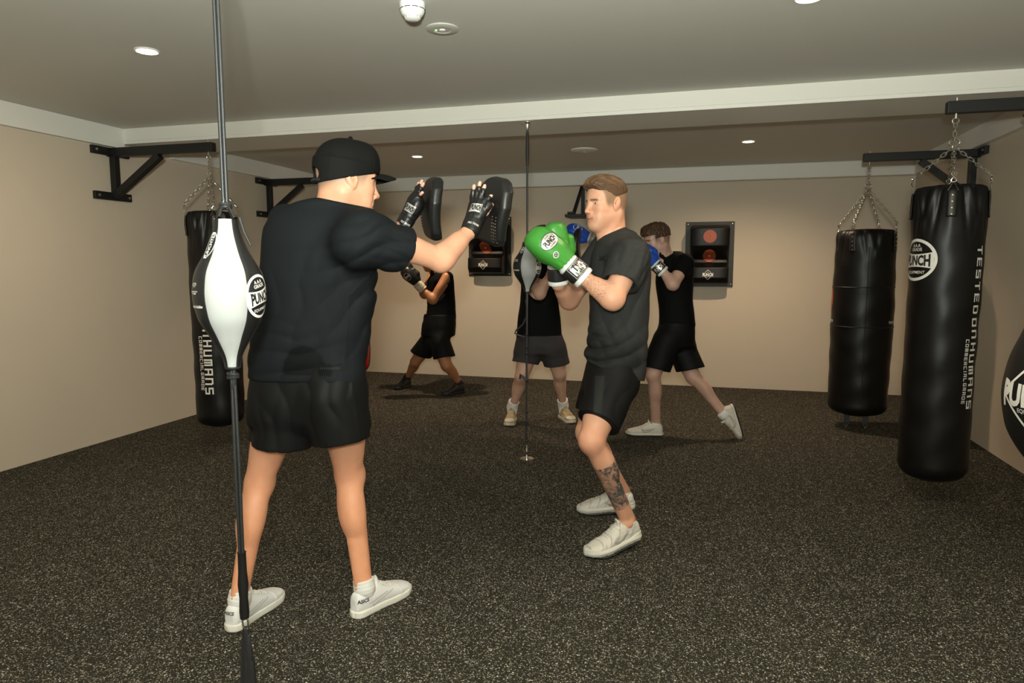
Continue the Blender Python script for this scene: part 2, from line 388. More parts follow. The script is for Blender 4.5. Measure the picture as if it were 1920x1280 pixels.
# ------------------------------------------------------------------ lettering and marks, wrapped onto surfaces
def text2d(body, h=1., bold=.0, squeeze=1., slant=0, track=1.):
    c = bpy.data.curves.new('t', 'FONT'); c.body = body; c.size = 1; c.offset = bold; c.shear = slant; c.space_character = track; c.resolution_u = 3
    c.align_x = 'CENTER'; c.align_y = 'CENTER'
    o = bpy.data.objects.new('t', c); COL.objects.link(o); dg = bpy.context.evaluated_depsgraph_get()
    me = bpy.data.meshes.new_from_object(o.evaluated_get(dg)); bpy.data.objects.remove(o); bpy.data.curves.remove(c)
    V = np.array([v.co[:2] for v in me.vertices]) if len(me.vertices) else np.zeros((0, 2)); F = [tuple(p.vertices) for p in me.polygons]
    bpy.data.meshes.remove(me)
    if len(V): V = V-(V.max(0)+V.min(0))/2; s_ = h/max(V[:, 1].max()-V[:, 1].min(), 1e-6); V = V*s_; V[:, 0] *= squeeze
    return V, F
GL = {  # squared stroke letters on a 0..1 x 0..1 box
 'T': [[(0, 1), (1, 1)], [(.5, 1), (.5, 0)]], 'E': [[(1, 1), (0, 1), (0, 0), (1, 0)], [(0, .5), (.9, .5)]],
 'S': [[(1, 1), (0, 1), (0, .5), (1, .5), (1, 0), (0, 0)]], 'D': [[(0, 0), (0, 1), (.85, 1), (1, .85), (1, .15), (.85, 0), (0, 0)]],
 'O': [[(0, 0), (0, 1), (1, 1), (1, 0), (0, 0)]], 'N': [[(0, 0), (0, 1), (.85, 1), (1, .85), (1, 0)]], 'H': [[(0, 0), (0, 1)], [(1, 0), (1, 1)], [(0, .5), (1, .5)]],
 'U': [[(0, 1), (0, 0), (1, 0), (1, 1)]], 'M': [[(0, 0), (0, 1), (1, 1), (1, 0)], [(.5, 1), (.5, 0)]], 'A': [[(0, 0), (0, 1), (1, 1), (1, 0)], [(0, .45), (1, .45)]],
 'C': [[(1, 1), (0, 1), (0, 0), (1, 0)]], 'R': [[(0, 0), (0, 1), (1, 1), (1, .45), (0, .45)], [(.4, .45), (1, 0)]], 'I': [[(.5, 0), (.5, 1)]], 'L': [[(0, 1), (0, 0), (1, 0)]],
 'G': [[(1, 1), (0, 1), (0, 0), (1, 0), (1, .5), (.55, .5)]], ' ': []}
def stroke2d(s_, h, wd=.62, gap=.30, th=.17):
    V = []; F = []; x = 0
    for ch in s_:
        ww = (.2 if ch == 'I' else wd)
        for pl in GL[ch]:
            for (a, b) in zip(pl[:-1], pl[1:]):
                a = np.array([x+a[0]*ww, a[1]]); b = np.array([x+b[0]*ww, b[1]]); d = (b-a)/np.linalg.norm(b-a); n = np.array([-d[1], d[0]])*th/2; a = a-d*th/2; b = b+d*th/2
                i = len(V); V += [a-n, b-n, b+n, a+n]; F.append((i, i+1, i+2, i+3))
        x += ww+gap+th*.5 if ch != ' ' else .1
    V = np.array(V); V -= (V.max(0)+V.min(0))/2; return V*h, F
def ring2d(rx, ry, tx, n=48, inner=None):           # elliptical band
    V = []; F = []
    for k in range(n):
        c, s_ = math.cos(2*PI*k/n), math.sin(2*PI*k/n); V += [(rx*c, ry*s_), ((rx-tx)*c, (ry-tx)*s_)]
    for k in range(n): j = (k+1) % n; F.append((2*k, 2*j, 2*j+1, 2*k+1))
    return np.array(V), F
def disc2d(rx, ry, n=40, clip=None):
    g = np.linspace(-1, 1, n); V = []; F = []; 
    R = 7
    for i in range(R+1):
        for k in range(n): V.append((rx*i/R*math.cos(2*PI*k/n), ry*i/R*math.sin(2*PI*k/n)))
    for i in range(R):
        for k in range(n): j = (k+1) % n; F.append((i*n+k, (i+1)*n+k, (i+1)*n+j, i*n+j))
    return np.array(V), F
def poly2d(pts, w=None):                            # closed band of width w
    V = []; F = []; n = len(pts); P = [np.array(p, float) for p in pts]
    for i in range(n):
        a, b, c = P[i-1], P[i], P[(i+1) % n]; d1 = (b-a)/np.linalg.norm(b-a); d2 = (c-b)/np.linalg.norm(c-b); n1 = np.array([-d1[1], d1[0]]); n2 = np.array([-d2[1], d2[0]])
        m = n1+n2; m = m/np.linalg.norm(m); m = m/max(m@n1, .3)*w/2; V += [b-m, b+m]
    for i in range(n): j = (i+1) % n; F.append((2*i, 2*j, 2*j+1, 2*i+1))
    return np.array(V), F
def band2d(pts, w):                                 # open ribbon
    P = [np.array(p, float) for p in pts]; V = []; F = []
    for i, p in enumerate(P):
        d = P[min(i+1, len(P)-1)]-P[max(i-1, 0)]; d /= np.linalg.norm(d); n = np.array([-d[1], d[0]])*(w[i] if isinstance(w, (list, tuple)) else w)/2; V += [p-n, p+n]
    for i in range(len(P)-1): F.append((2*i, 2*i+2, 2*i+3, 2*i+1))
    return np.array(V), F
def merge2d(*S):
    V = []; F = []
    for v, f in S:
        b = sum(len(q) for q in V); V.append(np.array(v).reshape(-1, 2)); F += [tuple(i+b for i in q) for q in f]
    return np.concatenate(V), F
def move2d(S, dx=0, dy=0, rot=0, sc=1):
    V, F = S; c, s_ = math.cos(rot), math.sin(rot); V = np.asarray(V)*sc; return np.stack([V[:, 0]*c-V[:, 1]*s_+dx, V[:, 0]*s_+V[:, 1]*c+dy], 1), F
def arch2d(S, k):                                   # bend so that the ends stand taller than the middle
    V, F = S; V = np.array(V, float); m = np.abs(V[:, 0]).max()+1e-9; V[:, 1] *= 1+k*(V[:, 0]/m)**2; return V, F
def refine(S, L):
    V, F = S; bm = bmesh.new(); vs = [bm.verts.new((x, y, 0)) for x, y in V]
    for f in F:
        try: bm.faces.new([vs[i] for i in f])
        except ValueError: pass
    bmesh.ops.triangulate(bm, faces=bm.faces)
    for _ in range(4):
        e = [e for e in bm.edges if e.calc_length() > L]
        if not e: break
        bmesh.ops.subdivide_edges(bm, edges=e, cuts=1)
        bmesh.ops.triangulate(bm, faces=bm.faces)
    bm.verts.index_update(); V = np.array([v.co[:2] for v in bm.verts]); F = [tuple(v.index for v in f.verts) for f in bm.faces]; bm.free(); return V, F
def decal(name, S, mapping, m, parent, L=.02, label=None):
    V, F = refine(S, L); P = mapping(V)
    if isinstance(P, tuple): P, ok = P; F = [f for f in F if all(ok[i] for i in f)]
    o = from_arrays(name, P, F, m, parent, smooth=True)
    if label: o['label'] = label
    return o
def ray_map(tree, org, u, v, off=.0012, far=.4):    # project a drawing along its normal onto a mesh
    org = np.array(org, float); u = nrm(u); v = np.array(v, float); v = nrm(v-u*(u@v)); n = np.cross(u, v)
    def f(Q):
        P = np.zeros((len(Q), 3)); ok = np.zeros(len(Q), bool)
        for i, (a, b) in enumerate(Q):
            s_ = org+u*a+v*b+n*far; h, nn, _, _ = tree.ray_cast(Vector(s_), Vector(-n), far*2)
            if h is None: continue
            P[i] = np.array(h)+n*off+np.array(nn)*off*(1 if np.array(nn)@n > 0 else -1); ok[i] = True
        return P, ok
    return f
def bvh(V, F): return BVHTree.FromPolygons([tuple(map(float, v)) for v in V], [tuple(int(i) for i in f) for f in F])

def punch_word(h, sq=.62): return arch2d(text2d('PUNCH', h, .045, sq), .28)
def oval_logo(rx, ry, ground=True):                 # AAA GRADE / PUNCH / EQUIPMENT in an oval: (white drawing, black drawing)
    ring = ring2d(rx, ry, rx*.13)
    xs = np.linspace(-.86, .86, 15)
    band = [(x*rx, (.30*(.55+.45*x*x)+.10)*ry) for x in xs]+[(x*rx, -(.30*(.55+.45*x*x)+.16)*ry) for x in xs[::-1]]
    V = []; F = []
    for i, x in enumerate(xs): V += [band[i], band[2*len(xs)-1-i]]
    for i in range(len(xs)-1): F.append((2*i, 2*i+2, 2*i+3, 2*i+1))
    tx = punch_word(ry*.48, .80); tx = (tx[0]*np.array([1.45*rx/max(np.ptp(tx[0][:, 0]), 1e-6), 1]), tx[1])
    aaa = move2d(text2d('A A A', ry*.15, .03), 0, ry*.68); gr = move2d(text2d('GRADE', ry*.16, .015), 0, ry*.49); eq = move2d(text2d('EQUIPMENT', ry*.17, .008), 0, -ry*.60)
    eq = (eq[0]*np.array([min(1, 1.15*rx/np.ptp(eq[0][:, 0])), 1]), eq[1])
    return merge2d(ring, (np.array(V), F), aaa, gr, eq), move2d(tx, 0, -ry*.03)
def diamond_logo(s_):
    d = poly2d([(0, s_), (s_, 0), (0, -s_), (-s_, 0)], s_*.07); t = punch_word(s_*.62, .62); t = (t[0]*np.array([2.1*s_/np.ptp(t[0][:, 0]), 1]), t[1])
    e = move2d(text2d('EQUIPMENT', s_*.13, .006), 0, -s_*.42); e = (e[0]*np.array([min(1, .95*s_/np.ptp(e[0][:, 0])), 1]), e[1])
    a = move2d(text2d('AAA', s_*.15, .02), 0, s_*.5); return merge2d(d, t, e, a)

# ================================================================== THE ROOM
def struct(o): o['kind'] = 'structure'; return o
T_ = .12
struct(MB().box((XL-T_, YF-T_, -.12), (XR+T_, YB+T_, 0)).build('floor', MT['floor']))
struct(MB().box((XL-T_, YF-T_, CEIL), (XR+T_, YB+T_, CEIL+.12)).build('ceiling', MT['ceil']))
struct(MB().box((XL-T_, YF, 0), (XL, YB, CEIL)).build('wall_left', MT['wall']))
struct(MB().box((XR, YF, 0), (XR+T_, YB, CEIL)).build('wall_right', MT['wall']))
struct(MB().box((XL-T_, YB, 0), (XR+T_, YB+T_, CEIL)).build('wall_back', MT['wall']))
struct(MB().box((XL-T_, YF-T_, 0), (XR+T_, YF, CEIL)).build('wall_front', MT['wall']))
BY0, BY1, BZ = 4.46, 4.97, 2.305
struct(MB().box((XL, BY0, BZ), (XR, BY1, CEIL)).box((XL, BY0-.006, BZ+.022), (XR, BY0, CEIL)).build('trim_1', MT['trim']))      # beam
struct(MB().box((XL, YF, 2.267), (XL+.04, BY0, CEIL)).box((XL, BY1, 2.267), (XL+.04, YB, CEIL)).build('trim_2', MT['trim']))
struct(MB().box((XR-.05, YF, 2.267), (XR, BY0, CEIL)).box((XR-.05, BY1, 2.267), (XR, YB-.14, CEIL)).build('trim_3', MT['trim']))
struct(MB().box((XL+.04, YB-.12, 2.262), (XR-.02, YB, CEIL)).build('trim_4', MT['trim'], bevel=.01))

def downlight(x, y, label):
    t = empty('ceiling_downlight', (x, y, CEIL), label, 'ceiling light', 'recessed ceiling downlights')
    MB().lathe([(.058, 0), (.06, -.004), (.052, -.007), (.046, -.004), (.044, 0)], (x, y, CEIL), n=40).build('rim', MT['trim'], t, True)
    MB().lathe([(.044, -.002), (.040, -.0045), (.0, -.0048)], (x, y, CEIL), n=40).build('diffuser', MT['lamp'], t, True)
downlight(*LAMPS[0], 'round recessed downlight in the front ceiling, at the left by the cord')
downlight(*LAMPS[1], 'round recessed downlight in the rear ceiling, above the black cap')
downlight(*LAMPS[2], 'round recessed downlight in the rear ceiling, above the wall target with two orange discs')
downlight(*LAMPS[3], 'round recessed downlight at the top edge of the photo, cut off by the frame')

x, y = -1.175, 2.70
t = empty('smoke_detector', (x, y, CEIL), 'white domed smoke detector on the ceiling, cut by the top edge', 'smoke detector')
MB().lathe([(.052, 0), (.052, -.012), (.05, -.03), (.043, -.046), (.036, -.052)], (x, y, CEIL), n=48).build('housing', MT['plastic'], t, True)
MB().lathe([(.033, -.050), (.031, -.062), (.022, -.068), (.0, -.069)], (x, y, CEIL), n=40).build('sensor_cap', MT['plastic'], t, True)
mb = MB()
for k in range(10):
    a0 = 2*PI*k/10+.06; pts = [(x+.0508*math.cos(a0+.5*q/4), y+.0508*math.sin(a0+.5*q/4), CEIL-.027) for q in range(5)]; mb.tube(pts, .0016, 6)
mb.build('vent_slot', MT['slot'], t)
mb = MB()
for k in range(12):
    a = 2*PI*k/12; mb.obox((x+.0315*math.cos(a), y+.0315*math.sin(a), CEIL-.057), (math.cos(a), math.sin(a), 0), (-math.sin(a), math.cos(a), 0), (0, 0, 1), (.0012, .0045, .0035))
mb.build('cap_window', MT['plastic_grey'], t)
x, y = -1.165, 3.01
t = empty('emergency_light', (x, y, CEIL), 'flat round emergency light with a green indicator beside the smoke detector', 'emergency light')
MB().lathe([(.073, 0), (.073, -.005), (.066, -.008), (.04, -.009), (.038, -.007), (.0, -.007)], (x, y, CEIL), n=56).build('bezel', MT['plastic_grey'], t, True)
MB().lathe([(.015, -.006), (.013, -.011), (.0, -.013)], (x, y, CEIL), n=24).build('lens', MT['plastic'], t, True)
MB().lathe([(.004, -.007), (.003, -.010), (.0, -.0105)], (x-.028, y-.006, CEIL), n=12).build('indicator', MT['led'], t, True)
x, y = -1.085, 6.38
t = empty('ceiling_sensor', (x, y, CEIL), 'flat round white sensor plate on the rear ceiling behind the beam', 'ceiling sensor')
MB().lathe([(.125, 0), (.125, -.008), (.10, -.015), (.05, -.018), (.0, -.018)], (x, y, CEIL), n=56).build('plate', MT['trim'], t, True)
MB().lathe([(.012, -.017), (.010, -.024), (.0, -.026)], (x, y, CEIL), n=16).build('lens', MT['plastic_grey'], t, True)

# ------------------------------------------------------------------ wall brackets
def bracket(x0, s_, y, ztop, zlow, arm, label, tip_hook=True):      # s_=+1 arm reaches +x
    t = empty('bag_bracket', (x0, y, zlow), label, 'wall bracket', 'black steel heavy bag brackets'); w_ = .05
    mb = MB().beam((x0+s_*.0, y, ztop-.04), (x0+s_*arm, y, ztop-.04), w_, .065); mb.build('arm', MT['blackmetal'], t, bevel=.004)
    MB().beam((x0+s_*.05, y, zlow), (x0+s_*.05, y, ztop-.06), w_, .05, up=(0, 1, 0)).build('upright', MT['blackmetal'], t, bevel=.004)
    MB().beam((x0+s_*.07, y, zlow+.03), (x0+s_*arm*.50, y, ztop-.08), w_, .05).build('brace', MT['blackmetal'], t, bevel=.004)
    for z in (ztop-.035, zlow+.01):
        MB().box((min(x0, x0+s_*.03), y-.17, z-.03), (max(x0, x0+s_*.03), y+.17, z+.03)).build('wall_plate', MT['blackmetal'], t, bevel=.003)
        mb = MB()
        for q in (-.14, .14): mb.lathe([(.010, 0), (.010, .008), (.0, .010)], (x0+s_*.03, y+q, z), ax=(s_, 0, 0), n=8)
        mb.build('bolt', MT['chain'], t)
    MB().tube([(x0+s_*(arm-.05), y, ztop+.012), (x0+s_*(arm-.05), y, ztop-.10)], .006).build('eye_bolt', MT['chain'], t)
    return x0+s_*(arm-.05), y, ztop-.10
HL = bracket(XL+.0, 1, 4.34, 2.262, 1.88, .96, 'black steel bracket on the left wall holding the hidden-behind-the-ball black bag')
HL2 = bracket(XL+.0, 1, 6.30, 2.262, 1.88, .88, 'black steel bracket on the left wall further back, partly behind the black cap')
HR2 = bracket(XR, -1, 6.20, 2.262, 1.88, .83, 'black steel bracket on the right wall holding the short black bag')
HR = bracket(XR, -1, 4.40, 2.262, 1.88, .78, 'black steel bracket at the upper right edge holding the tall black bag')
t = empty('shelf_bracket', (-1.36, YB, 1.9), 'small black steel bracket on the back wall behind the smiling boxer', 'wall bracket')
MB().box((-1.49, YB-.35, 1.895), (-.98, YB, 1.925)).build('platform', MT['blackmetal'], t, bevel=.004)
MB().box((-1.365, YB-.03, 1.92), (-1.325, YB, 2.262)).build('upright', MT['blackmetal'], t)
MB().beam((-1.40, YB-.30, 1.93), (-1.355, YB-.03, 2.25), .03, .03).build('brace', MT['blackmetal'], t)
MB().box((-1.46, YB-.36, 1.925), (-1.38, YB-.29, 1.95)).build('foot', MT['blackmetal'], t, bevel=.004)

# ------------------------------------------------------------------ chains and heavy bags
def chain_mesh(a, b, link=.034, wd=.0105, r=.0026, sag=0):
    a = np.array(a, float); b = np.array(b, float); L = np.linalg.norm(b-a); n = max(2, int(round(L/(link*.78)))); d = (b-a)/L
    u = np.cross(d, (0.3, 1, .1)); u /= np.linalg.norm(u); v = np.cross(d, u); mb = MB()
    for i in range(n):
        c = a+d*L*(i+.5)/n; s_ = u if i % 2 == 0 else v; pts = []
        for k in range(12):
            an = 2*PI*k/12; q = math.cos(an); pts.append(c+d*(q*wd*.9+np.sign(q)*(link/2-wd*.9))+s_*math.sin(an)*wd*.8)
        mb.tube(pts, r, 5, closed=True)
    return mb
def ring_mesh(mb, c, n, R, r, sx=1.):
    n = nrm(n); a = np.array([1., 0, 0]) if abs(n[0]) < .9 else np.array([0, 0, 1.]); u = nrm(np.cross(n, a)); v = np.cross(n, u)
    mb.tube([np.array(c)+u*R*math.cos(2*PI*k/20)+v*R*sx*math.sin(2*PI*k/20) for k in range(20)], r, 6, closed=True)

def heavy_bag(cx, cy, top, bot, r, hang, label, straps, crease=1., tall=True, seed=0, bulge=.02, mat_=None):
    t = empty('punching_bag', (cx, cy, bot), label, 'punching bag'); H = top-bot; rs = np.random.default_rng(seed)
    def rad(h, th):                                # h 0..1 bottom to top
        base = r*(1-.02*np.sin(h*PI)*0+bulge*np.sin(h*PI*1.1)+.01*np.sin(h*9+seed))
        base = base*np.clip(1-((.035-h)/.035*.0), 0, 1)
        lo = np.clip(h/.05, 0, 1); base = base*(np.sqrt(1-(1-lo)**2)*.30+.70)
        hi = np.clip((1-h)/.05, 0, 1); base = base*(np.sqrt(1-(1-hi)**2)*.14+.86)
        f = 0
        for s_ in straps:
            dth = (th-s_+PI) % (2*PI)-PI
            m = np.exp(-(np.maximum(.95-h, 0)/.09)**2)*crease
            f = f+m*(.010*np.exp(-(dth/.16)**2)-.013*np.exp(-((np.abs(dth)-.33-.5*(.97-h)*2)/.07)**2)+.008*np.exp(-((np.abs(dth)-.55-(.97-h)*2.4)/.08)**2)-.006*np.exp(-((np.abs(dth)-.75-(.97-h)*1.2)/.06)**2))
        f = f+.0022*np.sin(th*3+h*21+seed)*np.sin(h*13)+.0016*np.sin(h*46+2*np.sin(th*2))
        return base+f
    def fn(U, W):
        h = np.where(U < .06, 0, np.where(U > .95, 1, (U-.06)/.89)); th = W*2*PI; R = rad(h, th)
        k1 = np.clip(U/.06, 0, 1); k2 = np.clip((1-U)/.05, 0, 1); R = R*np.where(U < .06, k1, 1)*np.where(U > .95, k2, 1)
        Z = bot+h*H-.03*np.where(U < .06, 1-(1-k1)**1*0-k1**2, 0)*1.0+.012*np.where(U > .95, 1-k2**2, 0)
        return cx+R*np.cos(th), cy+R*np.sin(th), Z
    param('bag_body', fn, 180, 128, mat_ or MT['vinyl'], t)
    def on(S_th, z, off=.0015):                    # drawing mapper: u along circumference, v up
        def f(Q):
            R = rad((z+Q[:, 1]-bot)/H, 0*Q[:, 0]+S_th)+off; th = S_th+Q[:, 0]/r
            R = rad((z+Q[:, 1]-bot)/H, th)+off
            return np.stack([cx+R*np.cos(th), cy+R*np.sin(th), z+Q[:, 1]], 1)
        return f
    # hardware
    hx, hy, hz = hang
    mb = MB()
    hook_z = hz-.10 if tall else hz-.14
    ring_mesh(mb, (hx, hy, hz-.012), (0, 1, .1), .016, .0035); mb.build('eye', MT['chain'], t, True)
    chain_mesh((hx, hy, hz-.02), (hx, hy, hook_z-.02)).build('hanging_chain', MT['chain'], t, True, whole=True)
    mb = MB(); ring_mesh(mb, (hx, hy, hook_z-.03), (.6, 1, .1), .020, .004, 1.3); mb.build('snap_hook', MT['chrome'], t, True)
    for s_ in straps:
        R = float(rad(np.array(.965), np.array(s_)))+.004; ex, ey = cx+R*math.cos(s_), cy+R*math.sin(s_)
        rdir = np.array([math.cos(s_), math.sin(s_), 0]); tdir = np.array([-math.sin(s_), math.cos(s_), 0]); zt = top-.005
        dd = nrm(np.array([ex, ey, zt+.05])-np.array([hx, hy, hook_z-.05]))
        chain_mesh((hx, hy, hook_z-.05), np.array([ex, ey, zt+.055])).build('chain', MT['chain'], t, True, whole=True)
        mb = MB(); c = np.array([ex, ey, zt+.04])       # S hook: figure of eight
        mb.tube([c+tdir*.013*math.sin(2*a)+np.array([0, 0, 1])*.026*math.sin(a)+rdir*.003*math.cos(a) for a in np.linspace(0, 2*PI, 26)[:-1]], .003, 6, closed=True)
        e = np.array([ex, ey, zt])
        mb.tube([e+np.array([0, 0, .016]), e+tdir*.024+np.array([0, 0, -.03]), e-tdir*.024+np.array([0, 0, -.03])], .0026, 6, closed=True)
        mb.build('s_hook', MT['chrome'], t, True)
        Vs = []; Fs = []; n_ = 14                        # strap tab following the bag
        for i in range(n_):
            z = zt-.025-i*.145/(n_-1)
            for q in (-.024, -.012, 0, .012, .024):
                th = s_+q/r; Rr = float(rad(np.array((z-bot)/H), np.array(th)))+.0045; Vs.append((cx+Rr*math.cos(th), cy+Rr*math.sin(th), z))
        for i in range(n_-1):
            for j in range(4): a = i*5+j; Fs.append((a, a+1, a+6, a+5))
        tb = from_arrays('strap_tab', Vs, Fs, MT['vinyl_flat'], t); sm = tb.modifiers.new('s', 'SOLIDIFY'); sm.thickness = .003
        mb = MB()
        for i in range(4):
            z = zt-.055-.034*i; Rr = float(rad(np.array((z-bot)/H), np.array(s_)))+.006; mb.lathe([(.0058, 0), (.005, .003), (.0, .0045)], (cx+Rr*math.cos(s_), cy+Rr*math.sin(s_), z), ax=rdir, n=10)
        mb.build('rivet', MT['brass'], tb, True)
    return t, on, rad
def facing(cx, cy): return math.atan2(-cy, -cx)      # angle on a bag that looks at the camera

# tall bag on the right
cx, cy = 1.328, 4.40
bagR, onR, _ = heavy_bag(cx, cy, 1.79, .13, .176, HR, 'tall black punching bag with a white oval logo, hanging at the right', [facing(cx, cy)+.06+k*PI/2 for k in range(4)], seed=1)
fr = facing(cx, cy); z0 = 1.40
wh, bl = oval_logo(.125, .118)
decal('logo', wh, onR(fr-.92, 1.385, .0016), MT['print_white'], bagR, .02); decal('logo_word', bl, onR(fr-.92, 1.385, .0026), MT['print_black'], bagR, .02)
S = move2d(stroke2d('TESTED ON HUMANS', .036, .62, .42, .2), rot=-PI/2); S = (S[0]*np.array([1, .90/np.ptp(S[0][:, 1])]), S[1])
decal('lettering', S, onR(fr+1.04, 1.01), MT['print_white'], bagR, .03)
S = move2d(stroke2d('COMMERCIAL GRADE', .018, .62, .42, .2), rot=-PI/2); S = (S[0]*np.array([1, .36/np.ptp(S[0][:, 1])]), S[1])
decal('lettering', S, onR(fr+.78, .77), MT['print_white'], bagR, .03)
# tall bag on the left
cx, cy = -3.53, 4.34
bagL, onL, _ = heavy_bag(cx, cy, 1.75, .16, .170, HL, 'tall black punching bag behind the near black and white ball', [facing(cx, cy)+.1+k*PI/2 for k in range(4)], seed=2)
fr = facing(cx, cy)
S = move2d(stroke2d('TESTED ON HUMANS', .05, .62, .42, .2), rot=-PI/2); S = (S[0]*np.array([1, .98/np.ptp(S[0][:, 1])]), S[1])
decal('lettering', S, onL(fr-.42, .90), MT['print_white'], bagL, .03)
S = move2d(stroke2d('COMMERCIAL GRADE', .022, .62, .42, .2), rot=-PI/2); S = (S[0]*np.array([1, .40/np.ptp(S[0][:, 1])]), S[1])
decal('lettering', S, onL(fr-.72, .64), MT['print_white'], bagL, .03)
# short bag right back
cx, cy = 1.285, 6.20
bagS, onS, radS = heavy_bag(cx, cy, 1.64, .13, .225, HR2, 'short wide black punching bag in the back right corner', [facing(cx, cy)-.42+k*PI/2 for k in range(4)], crease=.6, tall=False, seed=3, bulge=.03)
fr = facing(cx, cy)
for z in (.86, 1.18):
    mb = MB(); mb.tube([(cx+(float(radS(np.array((z-.13)/1.49), np.array(a)))+.001)*math.cos(a), cy+(float(radS(np.array((z-.13)/1.49), np.array(a)))+.001)*math.sin(a), z) for a in np.linspace(0, 2*PI, 72, endpoint=False)], .004, 6, closed=True)
    mb.build('seam', MT['vinyl_flat'], bagS, True)
mb = MB(); mb.tube([(cx+(float(radS(np.array((z-.13)/1.49), np.array(fr+.12)))+.001)*math.cos(fr+.12), cy+(float(radS(np.array((z-.13)/1.49), np.array(fr+.12)))+.001)*math.sin(fr+.12), z) for z in np.linspace(.2, 1.5, 60)], .003, 6); mb.build('seam', MT['vinyl_flat'], bagS, True)
decal('target_patch', disc2d(.05, .10), onS(fr-1.42, 1.08), MT['orange'], bagS, .03)
for q in (-1.36, 1.2): decal('lettering', text2d('PUNCH', .022, .03), onS(fr+q, .90), MT['print_white'], bagS, .03)
for q in (-.16, .16):
    px_, py_ = cx+.07*q/.16*math.cos(fr+PI/2), cy+.07*q/.16*math.sin(fr+PI/2); px_ += .10*math.cos(fr); py_ += .10*math.sin(fr)
    MB().obox((px_, py_, .10), (-math.sin(fr), math.cos(fr), 0), (math.cos(fr), math.sin(fr), 0), (0, 0, 1), (.022, .004, .05)).build('bottom_strap', MT['vinyl_flat'], bagS)
    mb = MB(); e = np.array([px_, py_, .045]); td = np.array([-math.sin(fr), math.cos(fr), 0]); mb.tube([e+np.array([0, 0, -.03]), e+td*.024+np.array([0, 0, .02]), e-td*.024+np.array([0, 0, .02])], .003, 6, closed=True); mb.build('ring', MT['chrome'], bagS, True)

# red and black teardrop bag on the left, black teardrop at the right edge
def teardrop(cx, cy, prof, mats, hang, label, red=False):
    t = empty('teardrop_bag', (cx, cy, prof[0][0]), label, 'punching bag'); zz = [q[0] for q in prof]; rr = [q[1] for q in prof]
    def fn(U, W):
        z = zz[0]+(zz[-1]-zz[0])*U; R = _pchip(zz, rr, z.ravel()).reshape(z.shape); R = np.maximum(R, .0005); a = W*2*PI
        return cx+R*np.cos(a), cy+R*np.sin(a), z
    param('bag_body', fn, 120, 96, mats[0], t)
    MB().lathe([(.05, 0), (.055, .02), (.05, .06), (.02, .08)], (cx, cy, zz[-1]-.03), n=24).build('top_collar', MT['vinyl_flat'], t, True)
    hx, hy, hz = hang; chain_mesh((hx, hy, hz), (cx, cy, zz[-1]+.03)).build('hanging_chain', MT['chain'], t, True, whole=True)
    def on(th0, z, off=.002):
        def f(Q):
            R = np.maximum(_pchip(zz, rr, z+Q[:, 1]), .01)+off; th = th0+Q[:, 0]/max(rr)
            return np.stack([cx+R*np.cos(th), cy+R*np.sin(th), z+Q[:, 1]], 1)
        return f
    return t, on
cx, cy = -3.56, 6.30
redb, onRed = teardrop(cx, cy, [(.20, 0), (.205, .10), (.24, .19), (.34, .25), (.48, .26), (.70, .245), (1.0, .20), (1.3, .13), (1.55, .07), (1.65, .05)], [MT['vinyl_flat']], (cx, cy, 2.16), 'red teardrop punching bag with black sides behind the man in the cap')
fr = facing(cx, cy)
def gore(th0, half, z0, z1, zz, rr, cx, cy, off):
    def fn(U, W):
        z = z0+(z1-z0)*U; R = np.maximum(_pchip(zz, rr, z.ravel()).reshape(z.shape), .01)+off; a = th0+(W*2-1)*half
        return cx+R*np.cos(a), cy+R*np.sin(a), z
    return fn
zz = [.20, .205, .24, .34, .48, .70, 1.0, 1.3, 1.55, 1.65]; rr = [0, .10, .19, .25, .26, .245, .20, .13, .07, .05]
param('red_panel', gore(fr+.05, 1.12, .215, 1.5, zz, rr, cx, cy, .003), 70, 30, MT['red'], redb, closed_v=False)
S = move2d(stroke2d('TESTED ON HUMANS', .05, .62, .42, .2), rot=-PI/2); S = (S[0]*np.array([1, .80/np.ptp(S[0][:, 1])]), S[1])
decal('lettering', S, onRed(fr+.42, .86, .006), MT['print_white'], redb, .03)
cx, cy = 1.352, 2.90
tear, onT = teardrop(cx, cy, [(.54, 0), (.545, .04), (.58, .11), (.66, .185), (.76, .232), (.88, .248), (.99, .235), (1.1, .20), (1.25, .15), (1.45, .09), (1.6, .05)], [MT['vinyl_flat']], (cx, cy, 2.18), 'black teardrop bag with a white diamond logo, cut by the right edge')
fr = facing(cx, cy)
decal('logo', diamond_logo(.135), onT(fr-.62, .885), MT['print_white'], tear, .02)
MB().beam((XR, 2.9, 2.22), (1.28, 2.9, 2.22), .05, .06).build('bag_bracket', MT['blackmetal'])
tag(bpy.data.objects['bag_bracket'] if False else COL.objects[-1], 'black steel arm above the teardrop bag beyond the right edge', 'wall bracket', 'black steel heavy bag brackets')

